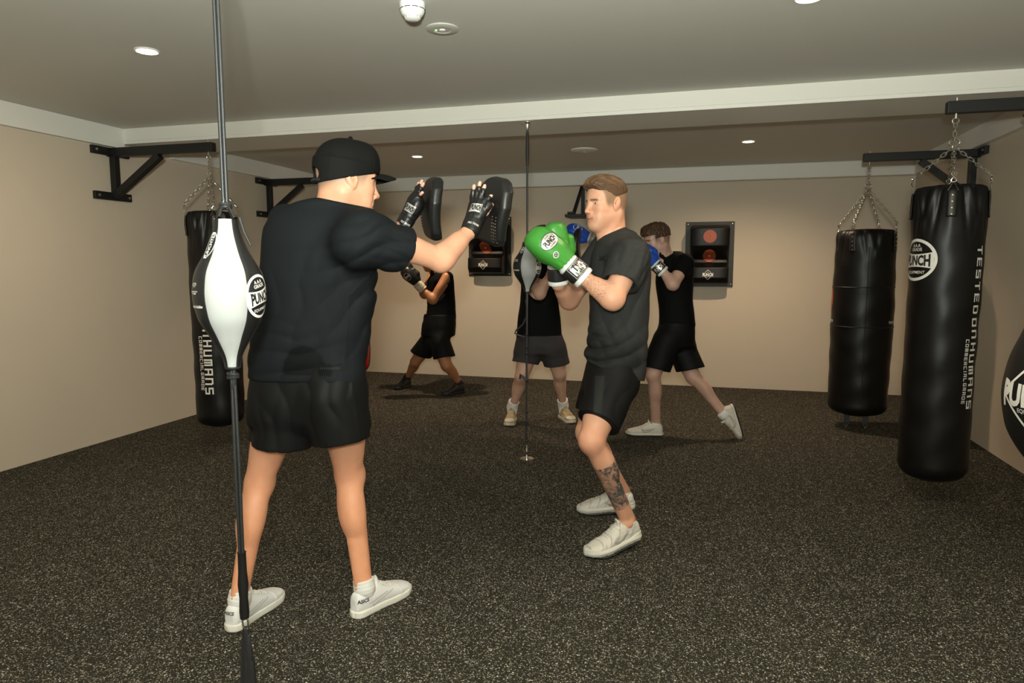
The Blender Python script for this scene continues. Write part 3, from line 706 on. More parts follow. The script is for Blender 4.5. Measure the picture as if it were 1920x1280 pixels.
# ------------------------------------------------------------------ wall targets
def wall_target(x0, x1, z0, z1, label, logo=True):
    yb = YB; t = empty('wall_target', ((x0+x1)/2, yb, z0), label, 'wall punching pad', 'padded wall targets'); cxm = (x0+x1)/2
    MB().box((x0, yb-.02, z0), (x1, yb, z1)).build('backboard', MT['blackmetal'], t, bevel=.003)
    W_ = (x1-x0)*.40; zm = z0+(z1-z0)*.36
    f = Field((x0, yb-.34, z0), (x1, yb+.02, z1), .006)
    f.loft([(0, 0, 0, W_, .001), (.01, 0, 0, W_, .001)], .001, ax=(0, 0, 1), U=(1, 0, 0), org=(cxm, yb-.5, z0))
    zs = z1-.045
    # side-view profile: upper pad stands out at top and slopes in, lower pad bulges
    def prof(X, Y, Z):
        h = (Z-z0)/(z1-z0); dep = np.interp(h, [.04, .06, .14, .30, .37, .42, .54, .62, .88, .93], [.10, .21, .25, .24, .13, .12, .24, .29, .30, .22]); x_ = np.abs(X-cxm)
        dep = dep*(1-.10*(x_/W_)**4); a = x_-W_; b = (yb-Y)-dep; c = np.maximum(Z-zs, z0+.03-Z)
        rr_ = .02; q = np.sqrt(np.maximum(a+rr_, 0)**2+np.maximum(b+rr_, 0)**2+np.maximum(c+rr_, 0)**2)-rr_; return q
    f.op((x0, yb-.3, z0), (x1, yb, z1), prof, .004)
    V, F = f.mesh(1); F_ = F
    pad = from_arrays('pad', V, F, MT['vinyl'], t); tr = bvh(V, F)
    for zc, rz, nm in ((z0+(z1-z0)*.76, .068, 'target_disc'), (z0+(z1-z0)*.475, .068, 'target_disc')):
        decal(nm, disc2d(.068, rz), ray_map(tr, (cxm+.0, yb-.15, zc), (1, 0, 0), (0, 0, 1), .003), MT['orange'], t, .03)
    if logo: decal('logo', diamond_logo(.052), ray_map(tr, (cxm-.01, yb-.1, z0+(z1-z0)*.19), (1, 0, 0), (0, 0, 1), .0015), MT['print_white'], t, .02)
    for a in (x0+.022, x1-.022):
        for b in (z0+.025, z1-.025): MB().lathe([(.009, 0), (.008, .003), (0, .005)], (a, yb-.02, b), ax=(0, -1, 0), n=12).build('corner_screw', MT['brass'], t, True)
wall_target(-.19, .325, 1.125, 1.835, 'padded black wall target with two orange discs, right of the boxers')
wall_target(-2.735, -2.205, 1.235, 1.935, 'padded black wall target half hidden by the raised focus mitt')

# ------------------------------------------------------------------ floor-to-ceiling balls
def end_ball(cx, cy, ztop, zc, zbot, R, label, near=True, rot=0.):
    t = empty('double_end_ball', (cx, cy, 0 if not near else .0), label, 'speed ball')
    H = ztop-zbot; hc = (zc-zbot)/H
    hs = [0, .06, .20, .36, .50, .62, .80, .93, 1.0]; rs_ = [.21, .25, .54, .90, 1.0, .94, .56, .36, .32]
    RR = lambda h: R*_pchip(hs, rs_, h)
    NP = 6
    def fn_panel(a0, a1, off):
        def fn(U, W):
            h = U*.999; a = a0+(a1-a0)*W; R_ = RR(h.ravel()).reshape(h.shape); q = 1-(2*W-1)**6*.025
            return cx+(R_*q+off)*np.cos(a), cy+(R_*q+off)*np.sin(a), zbot+h*H
        return fn
    st = 2*PI/NP
    for k in range(NP):
        w_ = k % 2 == 0; a0 = rot+k*st-(.10 if w_ else -.10); 
        param('panel', fn_panel(a0, a0+st+(.20 if w_ else -.20), 0), 60, 16, MT['white_leather'] if w_ else MT['leather'], t, closed_v=False)['label'] = 'white panel' if w_ else 'black panel'
    mb = MB()
    for k in range(NP):
        a = rot+k*st+(-.10 if k % 2 == 0 else .10); mb.tube([(cx+RR(h)*.985*math.cos(a), cy+RR(h)*.985*math.sin(a), zbot+h*H) for h in np.linspace(0, .999, 40)], .0016, 5)
    mb.build('piping', MT['print_black'], t, True, whole=True)
    MB().lathe([(R*.30, 0), (R*.30, .004), (R*.22, .006)], (cx, cy, ztop-.006), n=24).build('top_rim', MT['nylon'], t, True)
    MB().lathe([(R*.18, -.004), (R*.22, 0), (R*.22, .004)], (cx, cy, zbot), n=24).build('bottom_rim', MT['nylon'], t, True)
    def on(th0, z, off=.0012):
        def f(Q):
            R_ = RR(np.clip((z+Q[:, 1]-zbot)/H, 0, 1)); th = th0+Q[:, 0]/np.maximum(R_, .02); return np.stack([cx+(R_+off)*np.cos(th), cy+(R_+off)*np.sin(th), z+Q[:, 1]], 1)
        return f
    return t, on
cx, cy = -1.216, 1.55
fr = facing(cx, cy)
ball, onB = end_ball(cx, cy, 1.474, 1.29, 1.078, .092, 'near double end ball with white front panel on a black cord', rot=fr-PI/6-.10)
# top loops, knot, two-strand elastic up to the ceiling
mb = MB()
for s_ in (-1, 1):
    mb.tube([(cx+s_*.026, cy, 1.478), (cx+s_*.020, cy-.004, 1.494), (cx+s_*.006, cy-.004, 1.512), (cx+s_*.002, cy, 1.525)], .0042, 8)
    mb.tube([(cx, cy+s_*.026, 1.478), (cx, cy+s_*.018, 1.496), (cx, cy+s_*.006, 1.512)], .0042, 8)
mb.build('top_loop', MT['leather'], ball, True)
mb = MB(); ring_mesh(mb, (cx, cy, 1.512), (.1, .0, 1), .012, .0055); ring_mesh(mb, (cx, cy, 1.505), (-.1, .1, 1), .013, .005); mb.build('knot', MT['cord'], ball, True)
mb = MB()
for s_ in (-1, 1): mb.tube([(cx+s_*.0052, cy, 1.50), (cx+s_*.0056, cy, 2.0), (cx+s_*.0052, cy, CEIL-.02)], .0050, 10)
mb.build('upper_elastic', MT['cord'], ball, True)
MB().lathe([(.035, 0), (.035, -.006), (.012, -.012), (.010, -.03), (0, -.03)], (cx, cy, CEIL), n=24).build('ceiling_anchor', MT['chrome'], ball, True)
mb = MB()
for k, z in enumerate((1.060, 1.052)): ring_mesh(mb, (cx, cy, z), (.15*(-1)**k, .1, 1), .012, .0055)
mb.tube([(cx+.004, cy, 1.075), (cx+.006, cy-.004, 1.04), (cx-.002, cy-.002, 1.02)], .005, 8); mb.build('knot', MT['cord'], ball, True)
mb = MB()
for s_ in (-1, 1): mb.tube([(cx+s_*.0045, cy, 1.07), (cx+s_*.006, cy, .8), (cx+s_*.0045, cy, .50)], .0048, 10)
mb.build('lower_elastic', MT['cord'], ball, True)
MB().lathe([(.012, 0), (.0135, .02), (.0115, .06), (.0145, .10), (.0115, .14), (.0110, .19), (.0125, .194)], (cx+.001, cy, .365), n=14).build('grip_sleeve', MT['leather'], ball, True)
mb = MB(); mb.tube([(cx+.004+.009*math.sin(a), cy-.002, .352+.022*math.cos(a)) for a in np.linspace(0, 2*PI, 14)[:-1]], .0026, 6, closed=True); mb.build('snap_hook', MT['chrome'], ball, True)
f = Field((cx-.05, cy-.05, 0), (cx+.06, cy+.05, .36), .003)
f.loft([(.0, 0, 0, .032, .012), (.10, 0, 0, .027, .013), (.20, 0, 0, .024, .010), (.28, 0, 0, .016, .009), (.34, 0, 0, .008, .007)], .004, ax=(0, 0, 1), U=(1, 0, 0), org=(cx+.004, cy, 0))
f.disp(lambda P: .0016*np.sin((P[:, 0]-cx)*900+6*P[:, 2])); V, F = f.mesh(1)
from_arrays('floor_strap', V, F, MT['nylon'], ball)
wh, bl = oval_logo(.052, .058)
tr_ = fr+1.0; wh, bl = move2d(wh, rot=.22), move2d(bl, rot=.22)
decal('logo', wh, onB(tr_, 1.272), MT['print_white'], ball, .012); decal('logo_word', bl, onB(tr_, 1.272, .0020), MT['print_black'], ball, .012)
S = merge2d(ring2d(.017, .034, .0025), move2d(text2d('PUNCHTEX', .012, .02, .8), rot=PI/2)); S = move2d(S, rot=-.05)
decal('logo', S, onB(fr-1.0, 1.405), MT['print_white'], ball, .012)
decal('lettering', text2d('WARNING\nREAD CARE\nLABEL', .011, .01), onB(fr-1.14, 1.303), MT['print_white'], ball, .012)
decal('lettering', text2d('INFLATE ONLY\nTO FIRM', .009, .01), onB(fr-1.14, 1.283), MT['print_white'], ball, .012)
decal('lettering', text2d('double bladder', .0075, .015, .85), onB(fr-1.10, 1.247), MT['print_white'], ball, .012)
mb = MB()
for s_ in (0, 1):
    mb.tube([(cx+(.036+.0)*math.cos(fr+1.25+.1*s_), cy+.036*math.sin(fr+1.25), 1.478), (cx+.046*math.cos(fr+1.25+.08*s_), cy+.046*math.sin(fr+1.25), 1.44), (cx+.062*math.cos(fr+1.22), cy+.062*math.sin(fr+1.22), 1.405)], .003, 6)
mb.build('lace_edge', MT['nylon'], ball, True)

cx, cy = -1.155, 4.53
fr = facing(cx, cy)
ball2, onB2 = end_ball(cx, cy, 1.515, 1.36, 1.175, .098, 'small double end ball between the two main boxers, black and white', rot=fr-PI/6+.16)
mb = MB(); mb.tube([(cx, cy, 1.51), (cx, cy, 1.56), (cx, cy, 2.26)], [.012, .0065, .0065], 8); mb.build('upper_elastic', MT['cord'], ball2, True)
MB().tube([(cx, cy, 2.02), (cx, cy, 2.10), (cx, cy, 2.24)], [.009, .013, .010], 8).build('grip_sleeve', MT['nylon'], ball2, True)
MB().lathe([(.045, 0), (.045, -.006), (.016, -.012), (.014, -.03), (.006, -.05), (0, -.05)], (cx, cy, BZ), n=24).build('ceiling_anchor', MT['chrome'], ball2, True)
mb = MB(); mb.tube([(cx, cy, 1.18), (cx, cy, .9), (cx-.004, cy, .45), (cx-.003, cy, .12)], [.010, .0075, .0065, .007], 8)
mb.tube([(cx-.01, cy, 1.12), (cx+.004, cy, 1.02), (cx-.03, cy, .95), (cx-.075, cy-.01, .91), (cx-.085, cy-.01, .89), (cx-.06, cy, .875), (cx-.01, cy, .865)], .0055, 8)
for z in (.87, .78, .74, .55, .33, .12): mb.lathe([(.008, 0), (.012, .01), (.008, .02)], (cx-.002, cy, z), n=10)
mb.tube([(cx, cy, .56), (cx-.03, cy, .585), (cx-.045, cy, .60), (cx-.05, cy, .57)], .009, 8)
mb.build('lower_elastic', MT['cord'], ball2, True)
MB().lathe([(.050, 0), (.050, .005), (.012, .008), (.010, .03), (.014, .04), (.010, .06), (.006, .10), (0, .10)], (cx, cy, 0), n=28).build('floor_anchor', MT['chrome'], ball2, True)
wh, bl = oval_logo(.036, .042)
decal('logo', wh, onB2(fr+1.0, 1.34), MT['print_white'], ball2, .012)
decal('lettering', text2d('WARNING\nREAD CARE', .016, .02), onB2(fr-1.0, 1.39), MT['print_white'], ball2, .012)
decal('lettering', text2d('double bladder', .010, .03), onB2(fr-1.0, 1.325), MT['print_white'], ball2, .012)
decal('logo', merge2d(ring2d(.013, .022, .003), text2d('P', .02, .03)), onB2(fr-.75, 1.46), MT['print_white'], ball2, .012)

#PEOPLE

# ================================================================== PEOPLE
RH = np.array([math.cos(YAW), math.sin(YAW), 0]); FH = np.array([-math.sin(YAW), math.cos(YAW), 0]); UP = np.array([0, 0, 1.])
A3 = lambda *q: np.array(q, float)

def skin_mat(name, base, inkscale=60):
    m = bpy.data.materials.new(name); m.use_nodes = True; nt = m.node_tree; N = nt.nodes; L = nt.links; b = N['Principled BSDF']
    b.inputs['Roughness'].default_value = .48; b.inputs['Subsurface Weight'].default_value = .18; b.inputs['Subsurface Radius'].default_value = (1, .35, .2); b.inputs['Subsurface Scale'].default_value = .006
    b.inputs['Specular IOR Level'].default_value = .42
    at_ = N.new('ShaderNodeAttribute'); at_.attribute_name = 'Col'; tc = N.new('ShaderNodeTexCoord')
    n = N.new('ShaderNodeTexNoise'); n.inputs['Scale'].default_value = 22; n.inputs['Detail'].default_value = 4; L.new(tc.outputs['Object'], n.inputs['Vector'])
    mr = N.new('ShaderNodeMapRange'); mr.inputs[3].default_value = .90; mr.inputs[4].default_value = 1.08; L.new(n.outputs['Fac'], mr.inputs[0])
    mx = N.new('ShaderNodeMix'); mx.data_type = 'RGBA'; mx.blend_type = 'MULTIPLY'; mx.inputs[0].default_value = 1; L.new(at_.outputs['Color'], mx.inputs[6]); L.new(mr.outputs[0], mx.inputs[7])
    # tattoo ink: m = 1 - alpha; above .7 solid shaded work with bare lines, below it thin script lines
    def noise(sc, det, dist): q = N.new('ShaderNodeTexNoise'); q.inputs['Scale'].default_value = sc; q.inputs['Detail'].default_value = det; q.inputs['Distortion'].default_value = dist; L.new(tc.outputs['Object'], q.inputs['Vector']); return q.outputs['Fac']
    def mth(op, a, b=None):
        q = N.new('ShaderNodeMath'); q.operation = op
        for i, v in enumerate((a, b)):
            if v is None: continue
            if isinstance(v, (int, float)): q.inputs[i].default_value = v
            else: L.new(v, q.inputs[i])
        return q.outputs[0]
    def rng_(v, a, b, c=0., d=1.): q = N.new('ShaderNodeMapRange'); q.inputs[1].default_value = a; q.inputs[2].default_value = b; q.inputs[3].default_value = c; q.inputs[4].default_value = d; L.new(v, q.inputs[0]); return q.outputs[0]
    m_ = mth('SUBTRACT', 1, at_.outputs['Alpha']); solid = mth('GREATER_THAN', m_, .7)
    shade = rng_(noise(20, 3, 1.2), .38, .58, .35, 1.); line = rng_(mth('ABSOLUTE', mth('SUBTRACT', noise(15, 1, 1.8), .5)), .008, .022); dark = rng_(mth('ABSOLUTE', mth('SUBTRACT', noise(30, 1, 1.0), .5)), .006, .016, 1, 0)
    fill = mth('MULTIPLY', mth('MULTIPLY', mth('MAXIMUM', shade, dark), line), mth('MULTIPLY', solid, m_))
    scr = rng_(mth('ABSOLUTE', mth('SUBTRACT', noise(34, 2, 2.2), .5)), .010, .024, 1, 0); scr = mth('MULTIPLY', mth('MULTIPLY', scr, mth('SUBTRACT', 1, solid)), m_)
    mu = mth('MAXIMUM', fill, scr)
    ink = N.new('ShaderNodeMix'); ink.data_type = 'RGBA'; ink.inputs[7].default_value = (.050, .058, .058, 1); L.new(mu, ink.inputs[0]); L.new(mx.outputs[2], ink.inputs[6]); L.new(ink.outputs[2], b.inputs['Base Color'])
    bn = N.new('ShaderNodeTexNoise'); bn.inputs['Scale'].default_value = 350; L.new(tc.outputs['Object'], bn.inputs['Vector'])
    bp = N.new('ShaderNodeBump'); bp.inputs['Strength'].default_value = .15; bp.inputs['Distance'].default_value = .001; L.new(bn.outputs['Fac'], bp.inputs['Height']); L.new(bp.outputs[0], b.inputs['Normal'])
    return m
def col_mat(name, rough=.6, bump=(200, .2, .001), sheen=0, spec=.4, nvar=.06):
    m = bpy.data.materials.new(name); m.use_nodes = True; nt = m.node_tree; N = nt.nodes; L = nt.links; b = N['Principled BSDF']
    b.inputs['Roughness'].default_value = rough; b.inputs['Sheen Weight'].default_value = sheen; b.inputs['Specular IOR Level'].default_value = spec
    at_ = N.new('ShaderNodeAttribute'); at_.attribute_name = 'Col'; tc = N.new('ShaderNodeTexCoord')
    n = N.new('ShaderNodeTexNoise'); n.inputs['Scale'].default_value = bump[0]; n.inputs['Detail'].default_value = 4
    mp = N.new('ShaderNodeMapping'); mp.inputs['Scale'].default_value = bump[3] if len(bump) > 3 else (1, 1, 1); L.new(tc.outputs['Object'], mp.inputs[0]); L.new(mp.outputs[0], n.inputs['Vector'])
    mr = N.new('ShaderNodeMapRange'); mr.inputs[3].default_value = 1-nvar*2; mr.inputs[4].default_value = 1+nvar*2; L.new(n.outputs['Fac'], mr.inputs[0])
    mx = N.new('ShaderNodeMix'); mx.data_type = 'RGBA'; mx.blend_type = 'MULTIPLY'; mx.inputs[0].default_value = 1; L.new(at_.outputs['Color'], mx.inputs[6]); L.new(mr.outputs[0], mx.inputs[7]); L.new(mx.outputs[2], b.inputs['Base Color'])
    bp = N.new('ShaderNodeBump'); bp.inputs['Strength'].default_value = bump[1]; bp.inputs['Distance'].default_value = bump[2]; L.new(n.outputs['Fac'], bp.inputs['Height']); L.new(bp.outputs[0], b.inputs['Normal'])
    return m
MS = skin_mat('skin', None); MSc = MS
M_CLOTH = col_mat('jersey_cloth', .75, (420, .25, .001), sheen=0, spec=.10)
M_NYL = col_mat('woven_nylon', .62, (380, .2, .001), sheen=0, spec=.14)
M_HAIR = col_mat('hair', .5, (60, .8, .004, (1, 6, 6)), spec=.35, nvar=.35)
M_SHOE = col_mat('shoe_leather', .5, (160, .2, .001), nvar=.03)
M_EYE = col_mat('eye', .1, (10, .01, .0001), nvar=0, spec=.6)
M_SOCK = mat('white_sock', (.74, .74, .72), .85, bump=(300, .5, .002, (1, 1, .3)))
M_LACE = mat('white_lace', (.70, .69, .64), .8, bump=(400, .3, .001))
M_GOLD = mat('gold_print', (.55, .42, .20), .4, .5, bump=(200, .1, .001))

def rows(f, R, Yc, rv, k=.02, n=2.3, U=RH, cut=None, mode='+', grow=0, lean=0):
    """torso or hips: rows of (py, left px, right px[, Y]) measured in the photograph, at the depth where the person stands"""
    st = []
    V = np.cross(UP, U)
    for i, q in enumerate(R):
        Y = q[3] if len(q) > 3 else Yc
        a = at(q[1], q[0], Y); b = at(q[2], q[0], Y); c = (a+b)/2; ru = abs((b-a)@RH)/2
        st.append((c[2], c@U, c@V, ru+grow, (rv[i] if isinstance(rv, (list, tuple)) else rv)+grow))
    f.loft(st, k, n, ax=(0, 0, 1), U=U, cut=cut, mode=mode, round_=.02)
def arm(f, sh, el, wr, s=1., k=.025):
    sh, el, wr = A3(*sh), A3(*el), A3(*wr); u = nrm(el-sh); w = nrm(wr-el); out = nrm(u-w+1e-3)
    f.cone(sh, el, .055*s, .041*s, k); f.ell(sh+(el-sh)*.5, (.036*s, .05*s, .09*s), _frame(u, w), k)
    f.cone(el, wr, .040*s, .027*s, k); f.cone(el+(wr-el)*.12, el+(wr-el)*.55, .045*s, .034*s, k)
    f.ell(el+out*.006, (.034*s,)*3, None, .02)
def upper_arm(f, sh, el, s=1.):
    sh, el = A3(*sh), A3(*el); f.cone(sh, el, .055*s, .041*s, .025); f.ell(sh+(el-sh)*.5, (.044*s, .05*s, .09*s), _frame(el-sh, A3(.3, .2, 1)), .025)
def clone(f):
    g = Field.__new__(Field); g.h = f.h; g.lo = f.lo; g.n = f.n; g.F = f.F.copy(); return g
def _frame(u, w):                              # rows: w-ish, cross, u
    u = nrm(u); c = nrm(np.cross(u, w)+1e-6); w2 = np.cross(c, u); return np.array([w2, c, u])
def leg(f, hip, kn, an, back, s=1., k=.03):
    hip, kn, an, back = A3(*hip), A3(*kn), A3(*an), nrm(back); d = nrm(an-kn)
    f.cone(hip, kn, .088*s, .053*s, k); f.ell(hip+(kn-hip)*.55-back*.012, (.062*s, .062*s, .14*s), _frame(kn-hip, back), k)
    f.ell(kn-back*.012, (.046*s, .046*s, .055*s), _frame(d, back), .025)
    f.cone(kn, an, .047*s, .031*s, k)
    b2 = nrm(back-d*(back@d)); sd = np.cross(d, b2)
    f.ell(kn+(an-kn)*.30+b2*.020*s+sd*.006, (.040*s, .046*s, .105*s), _frame(d, b2), .03)
    f.ell(kn+(an-kn)*.28+b2*.014*s-sd*.020, (.034*s, .030*s, .095*s), _frame(d, b2), .03)
    f.cone(kn+(an-kn)*.6+b2*.02, an+b2*.026*s, .022*s, .014*s, .02)
    for q in (-1, 1): f.ell(an+sd*q*.026*s, (.014*s,)*3, None, .015)
def bounds(pts, pad):
    P = np.array(pts); return P.min(0)-pad, P.max(0)+pad

def beyond(a, n, c=None, rad=.105):               # cut for a sleeve or trouser leg: everything past plane (a, n) near the axis
    a = np.array(a, float); n = nrm(n)
    def t(X, Y, Z):
        x, y, z = X-a[0], Y-a[1], Z-a[2]; h = x*n[0]+y*n[1]+z*n[2]; q2 = x*x+y*y+z*z-h*h
        return np.where((h > -.01) & (q2 < (rad+np.clip(h, 0, .15)*.2)**2) & (h < .4), h, -.05)
    return t
def below(a, n): a = np.array(a, float); n = nrm(n); return lambda X, Y, Z: (X-a[0])*n[0]+(Y-a[1])*n[1]+(Z-a[2])*n[2]

# ---- heads are modelled face-forward along +x, then turned into place
def head_xf(C, fwd, up=(0, 0, 1), s=1.):
    x = nrm(fwd); y = nrm(np.cross(up, x)); z = np.cross(x, y); R = np.stack([x, y, z], 1)
    return lambda V: np.asarray(V)@R.T*s+np.array(C)
def smooth(e0, e1, x): t = np.clip((x-e0)/(e1-e0), 0, 1); return t*t*(3-2*t)
def build_head(base, lip, brow, stub, h=.0026, smile=.5, jaw=1., fade=1., hairline=.0, redden=0.):
    f = Field((-.13, -.105, -.20), (.135, .105, .145), h)
    f.ell((-.018, 0, .034), (.095, .074, .084), None, .03)
    f.ell((.030, 0, .030), (.058, .064, .070), None, .03)                # forehead
    f.ell((.030, 0, -.035), (.052, .054, .078), None, .03)               # mid face
    for s in (-1, 1):
        f.cone((-.016, s*.046, -.042), (.060, s*.016, -.094), .026*jaw, .021, .045)   # jaw line
        f.ell((.052, s*.040, -.022), (.026, .022, .020), None, .025)     # cheekbone
        f.ell((.056, s*.030, -.058), (.024, .022, .026), None, .022)     # cheek
        f.cone((.078, s*.010, .020), (.066, s*.046, .022), .011, .009, .014)         # brow ridge
    f.ell((.066, 0, -.098), (.020, .022, .016), None, .02)               # chin
    for s in (-1, 1): f.ell((.090, s*.031, .003), (.014, .017, .010), None, .016, '-')
    for s in (-1, 1):
        f.ell((.0660, s*.031, .002), (.0130, .0145, .0130), None, .006)
        f.cone((.0765, s*.020, .0085), (.0725, s*.043, .0075), .0040, .0036, .006); f.cone((.076, s*.022, -.005), (.071, s*.042, -.003), .0028, .0026, .008)
    for s in (-1, 1): f.ell((.0795, s*.0315, .0018), (.0060, .0105, .0036), np.array([[.97, s*.24, 0], [-s*.24, .97, 0], [0, 0, 1]]), .003, '-')
    f.cone((.080, 0, .016), (.103, 0, -.026), .0075, .0085, .014); f.ell((.104, 0, -.032), (.0115, .010, .0095), None, .008)
    for s in (-1, 1): f.ell((.094, s*.0115, -.036), (.0105, .0065, .007), None, .008); f.ell((.100, s*.0065, -.042), (.005, .0032, .0035), None, .004, '-')
    f.ell((.080, 0, -.056), (.013, .024, .014), None, .018)
    w_ = .022+.006*smile
    for s in (-1, 1):
        f.cone((.0945, 0, -.0630), (.0880, s*w_, -.0660+.006*smile), .0046, .0024, .003); f.cone((.0930, 0, -.0738), (.0875, s*w_*.9, -.0695+.005*smile), .0056, .0026, .003)
    for s in (-1, 1): f.cone((.0990, 0, -.0682), (.0900, s*w_*1.05, -.0675+.006*smile), .0024+.0008*smile, .0022, .0015, mode='-')
    for s in ((-1, 1) if smile > .9 else ()): f.cone((.088, s*.020, -.040), (.078, s*(w_+.008), -.066), .0016, .0016, .014, mode='-')   # smile fold
    for s in (-1, 1):                                                     # ears
        Re = np.array([[.93, 0, .36], [0, 1, 0], [-.36, 0, .93]])
        f.ell((-.010, s*.078, -.002), (.019, .0085, .031), Re, .006); f.ell((-.004, s*.074, -.026), (.009, .006, .010), None, .006)
        f.ell((-.007, s*.0865, .002), (.010, .0065, .019), Re, .004, '-'); f.ell((-.002, s*.086, -.004), (.006, .010, .007), None, .003, '-')
    f.cone((-.035, 0, -.02), (-.045, 0, -.20), .056, .062, .035); f.cone((.012, 0, -.09), (-.01, 0, -.20), .038, .05, .03)
    for s in (-1, 1): f.cone((-.03, s*.052, -.05), (.005, s*.022, -.19), .012, .012, .03)
    f.ell((.030, 0, -.135), (.012, .010, .012), None, .02)
    V, F = f.mesh(1); x, y, z = V.T; N = len(V)
    col = np.ones((N, 4)); col[:, :3] = base; ay = np.abs(y)
    def mixc(w, c): col[:, :3] = col[:, :3]*(1-w[:, None])+np.array(c)*w[:, None]
    mixc(.35*np.exp(-(((x-.06)/.03)**2+((ay-.045)/.018)**2+((z+.03)/.022)**2)), np.array(base)*(1.0, .72, .66))
    mixc(.45*np.exp(-(((x-.105)/.012)**2+(y/.014)**2+((z+.033)/.012)**2)), np.array(base)*(1.0, .75, .68))
    mixc(.5*smooth(.078, .086, ay)*smooth(-.04, -.03, z)*(z < .035), np.array(base)*(1.02, .70, .62))
    mixc(redden*smooth(-.03, -.10, z)*smooth(.07, .0, x), np.array(base)*(1.02, .74, .66))
    lipm = smooth(w_*1.02, w_*.86, ay)*smooth(-.0572, -.0595, z-.004*(ay/w_)**2*smile)*smooth(-.0805, -.0785, z-.006*(ay/w_)**2*smile)*(x > .072); mixc(lipm*.6, lip)
    slit = smooth(w_*.85, w_*.7, ay)*(x > .07)*np.exp(-((z+.0682-.006*(ay/w_)**2*smile)/.0022)**2); mixc(slit*.9, (.20, .06, .05)); mixc(np.exp(-((z+.0670-.006*(ay/w_)**2*smile)/.0016)**2)*(x > .07)*smooth(.018, .014, ay)*(.8 if smile > .9 else 0), (.55, .50, .44))
    bl = smooth(.009, .013, ay)*smooth(.052, .046, ay)*np.exp(-((z-(.0190-.22*np.maximum(ay-.036, 0)))/.0048)**2)*(x > .05); mixc(bl*1., brow)
    # short clipped sides and back
    sd = smooth(-.028+hairline, .004+hairline, z-.38*np.minimum(x, 0)+.0)*smooth(.052, .036, x-.25*(z-.02))*smooth(.052, .060, np.sqrt((x+.02)**2*.2+y**2)+.9*np.maximum(-x-.02, 0))
    ear = (np.abs(x+.008) < .024) & (np.abs(z) < .036) & (ay > .0785)
    sd = np.where(ear, 0, sd); mixc(sd*fade, stub)
    mixc(.10*(z < -.045)*(z > -.11)*(x > .02)*smooth(-.05, -.07, z), np.array(brow)*1.6+.05)
    return V, F, col
def eye_meshes(parent, xf, iris, look=(1, 0, 0), s=1.):
    for sd in (-1, 1):
        n, m = 18, 24; c = np.array([.0672, sd*.031, .0020]); V = []; Cc = []; l = nrm(look)
        a = nrm(np.cross(l, (0, 0, 1))); b = np.cross(a, l)
        for i in range(n+1):
            t = PI*i/n
            for k in range(m):
                p = 2*PI*k/m; d = l*math.cos(t)+(a*math.cos(p)+b*math.sin(p))*math.sin(t); V.append(c+d*.0121); Cc.append((.01, .01, .01) if t < .19 else (iris if t < .48 else (.72, .68, .64)))
        F = np.array([(i*m+k, (i+1)*m+k, (i+1)*m+(k+1) % m, i*m+(k+1) % m) for i in range(n) for k in range(m)])
        from_arrays('eye', xf(V), F, M_EYE, parent, col=np.array(Cc))

def put(name, V, F, col, m, parent): return from_arrays(name, V, F, m, parent, col=col)
def flat_col(V, c): q = np.ones((len(V), 4)); q[:, :3] = c; return q

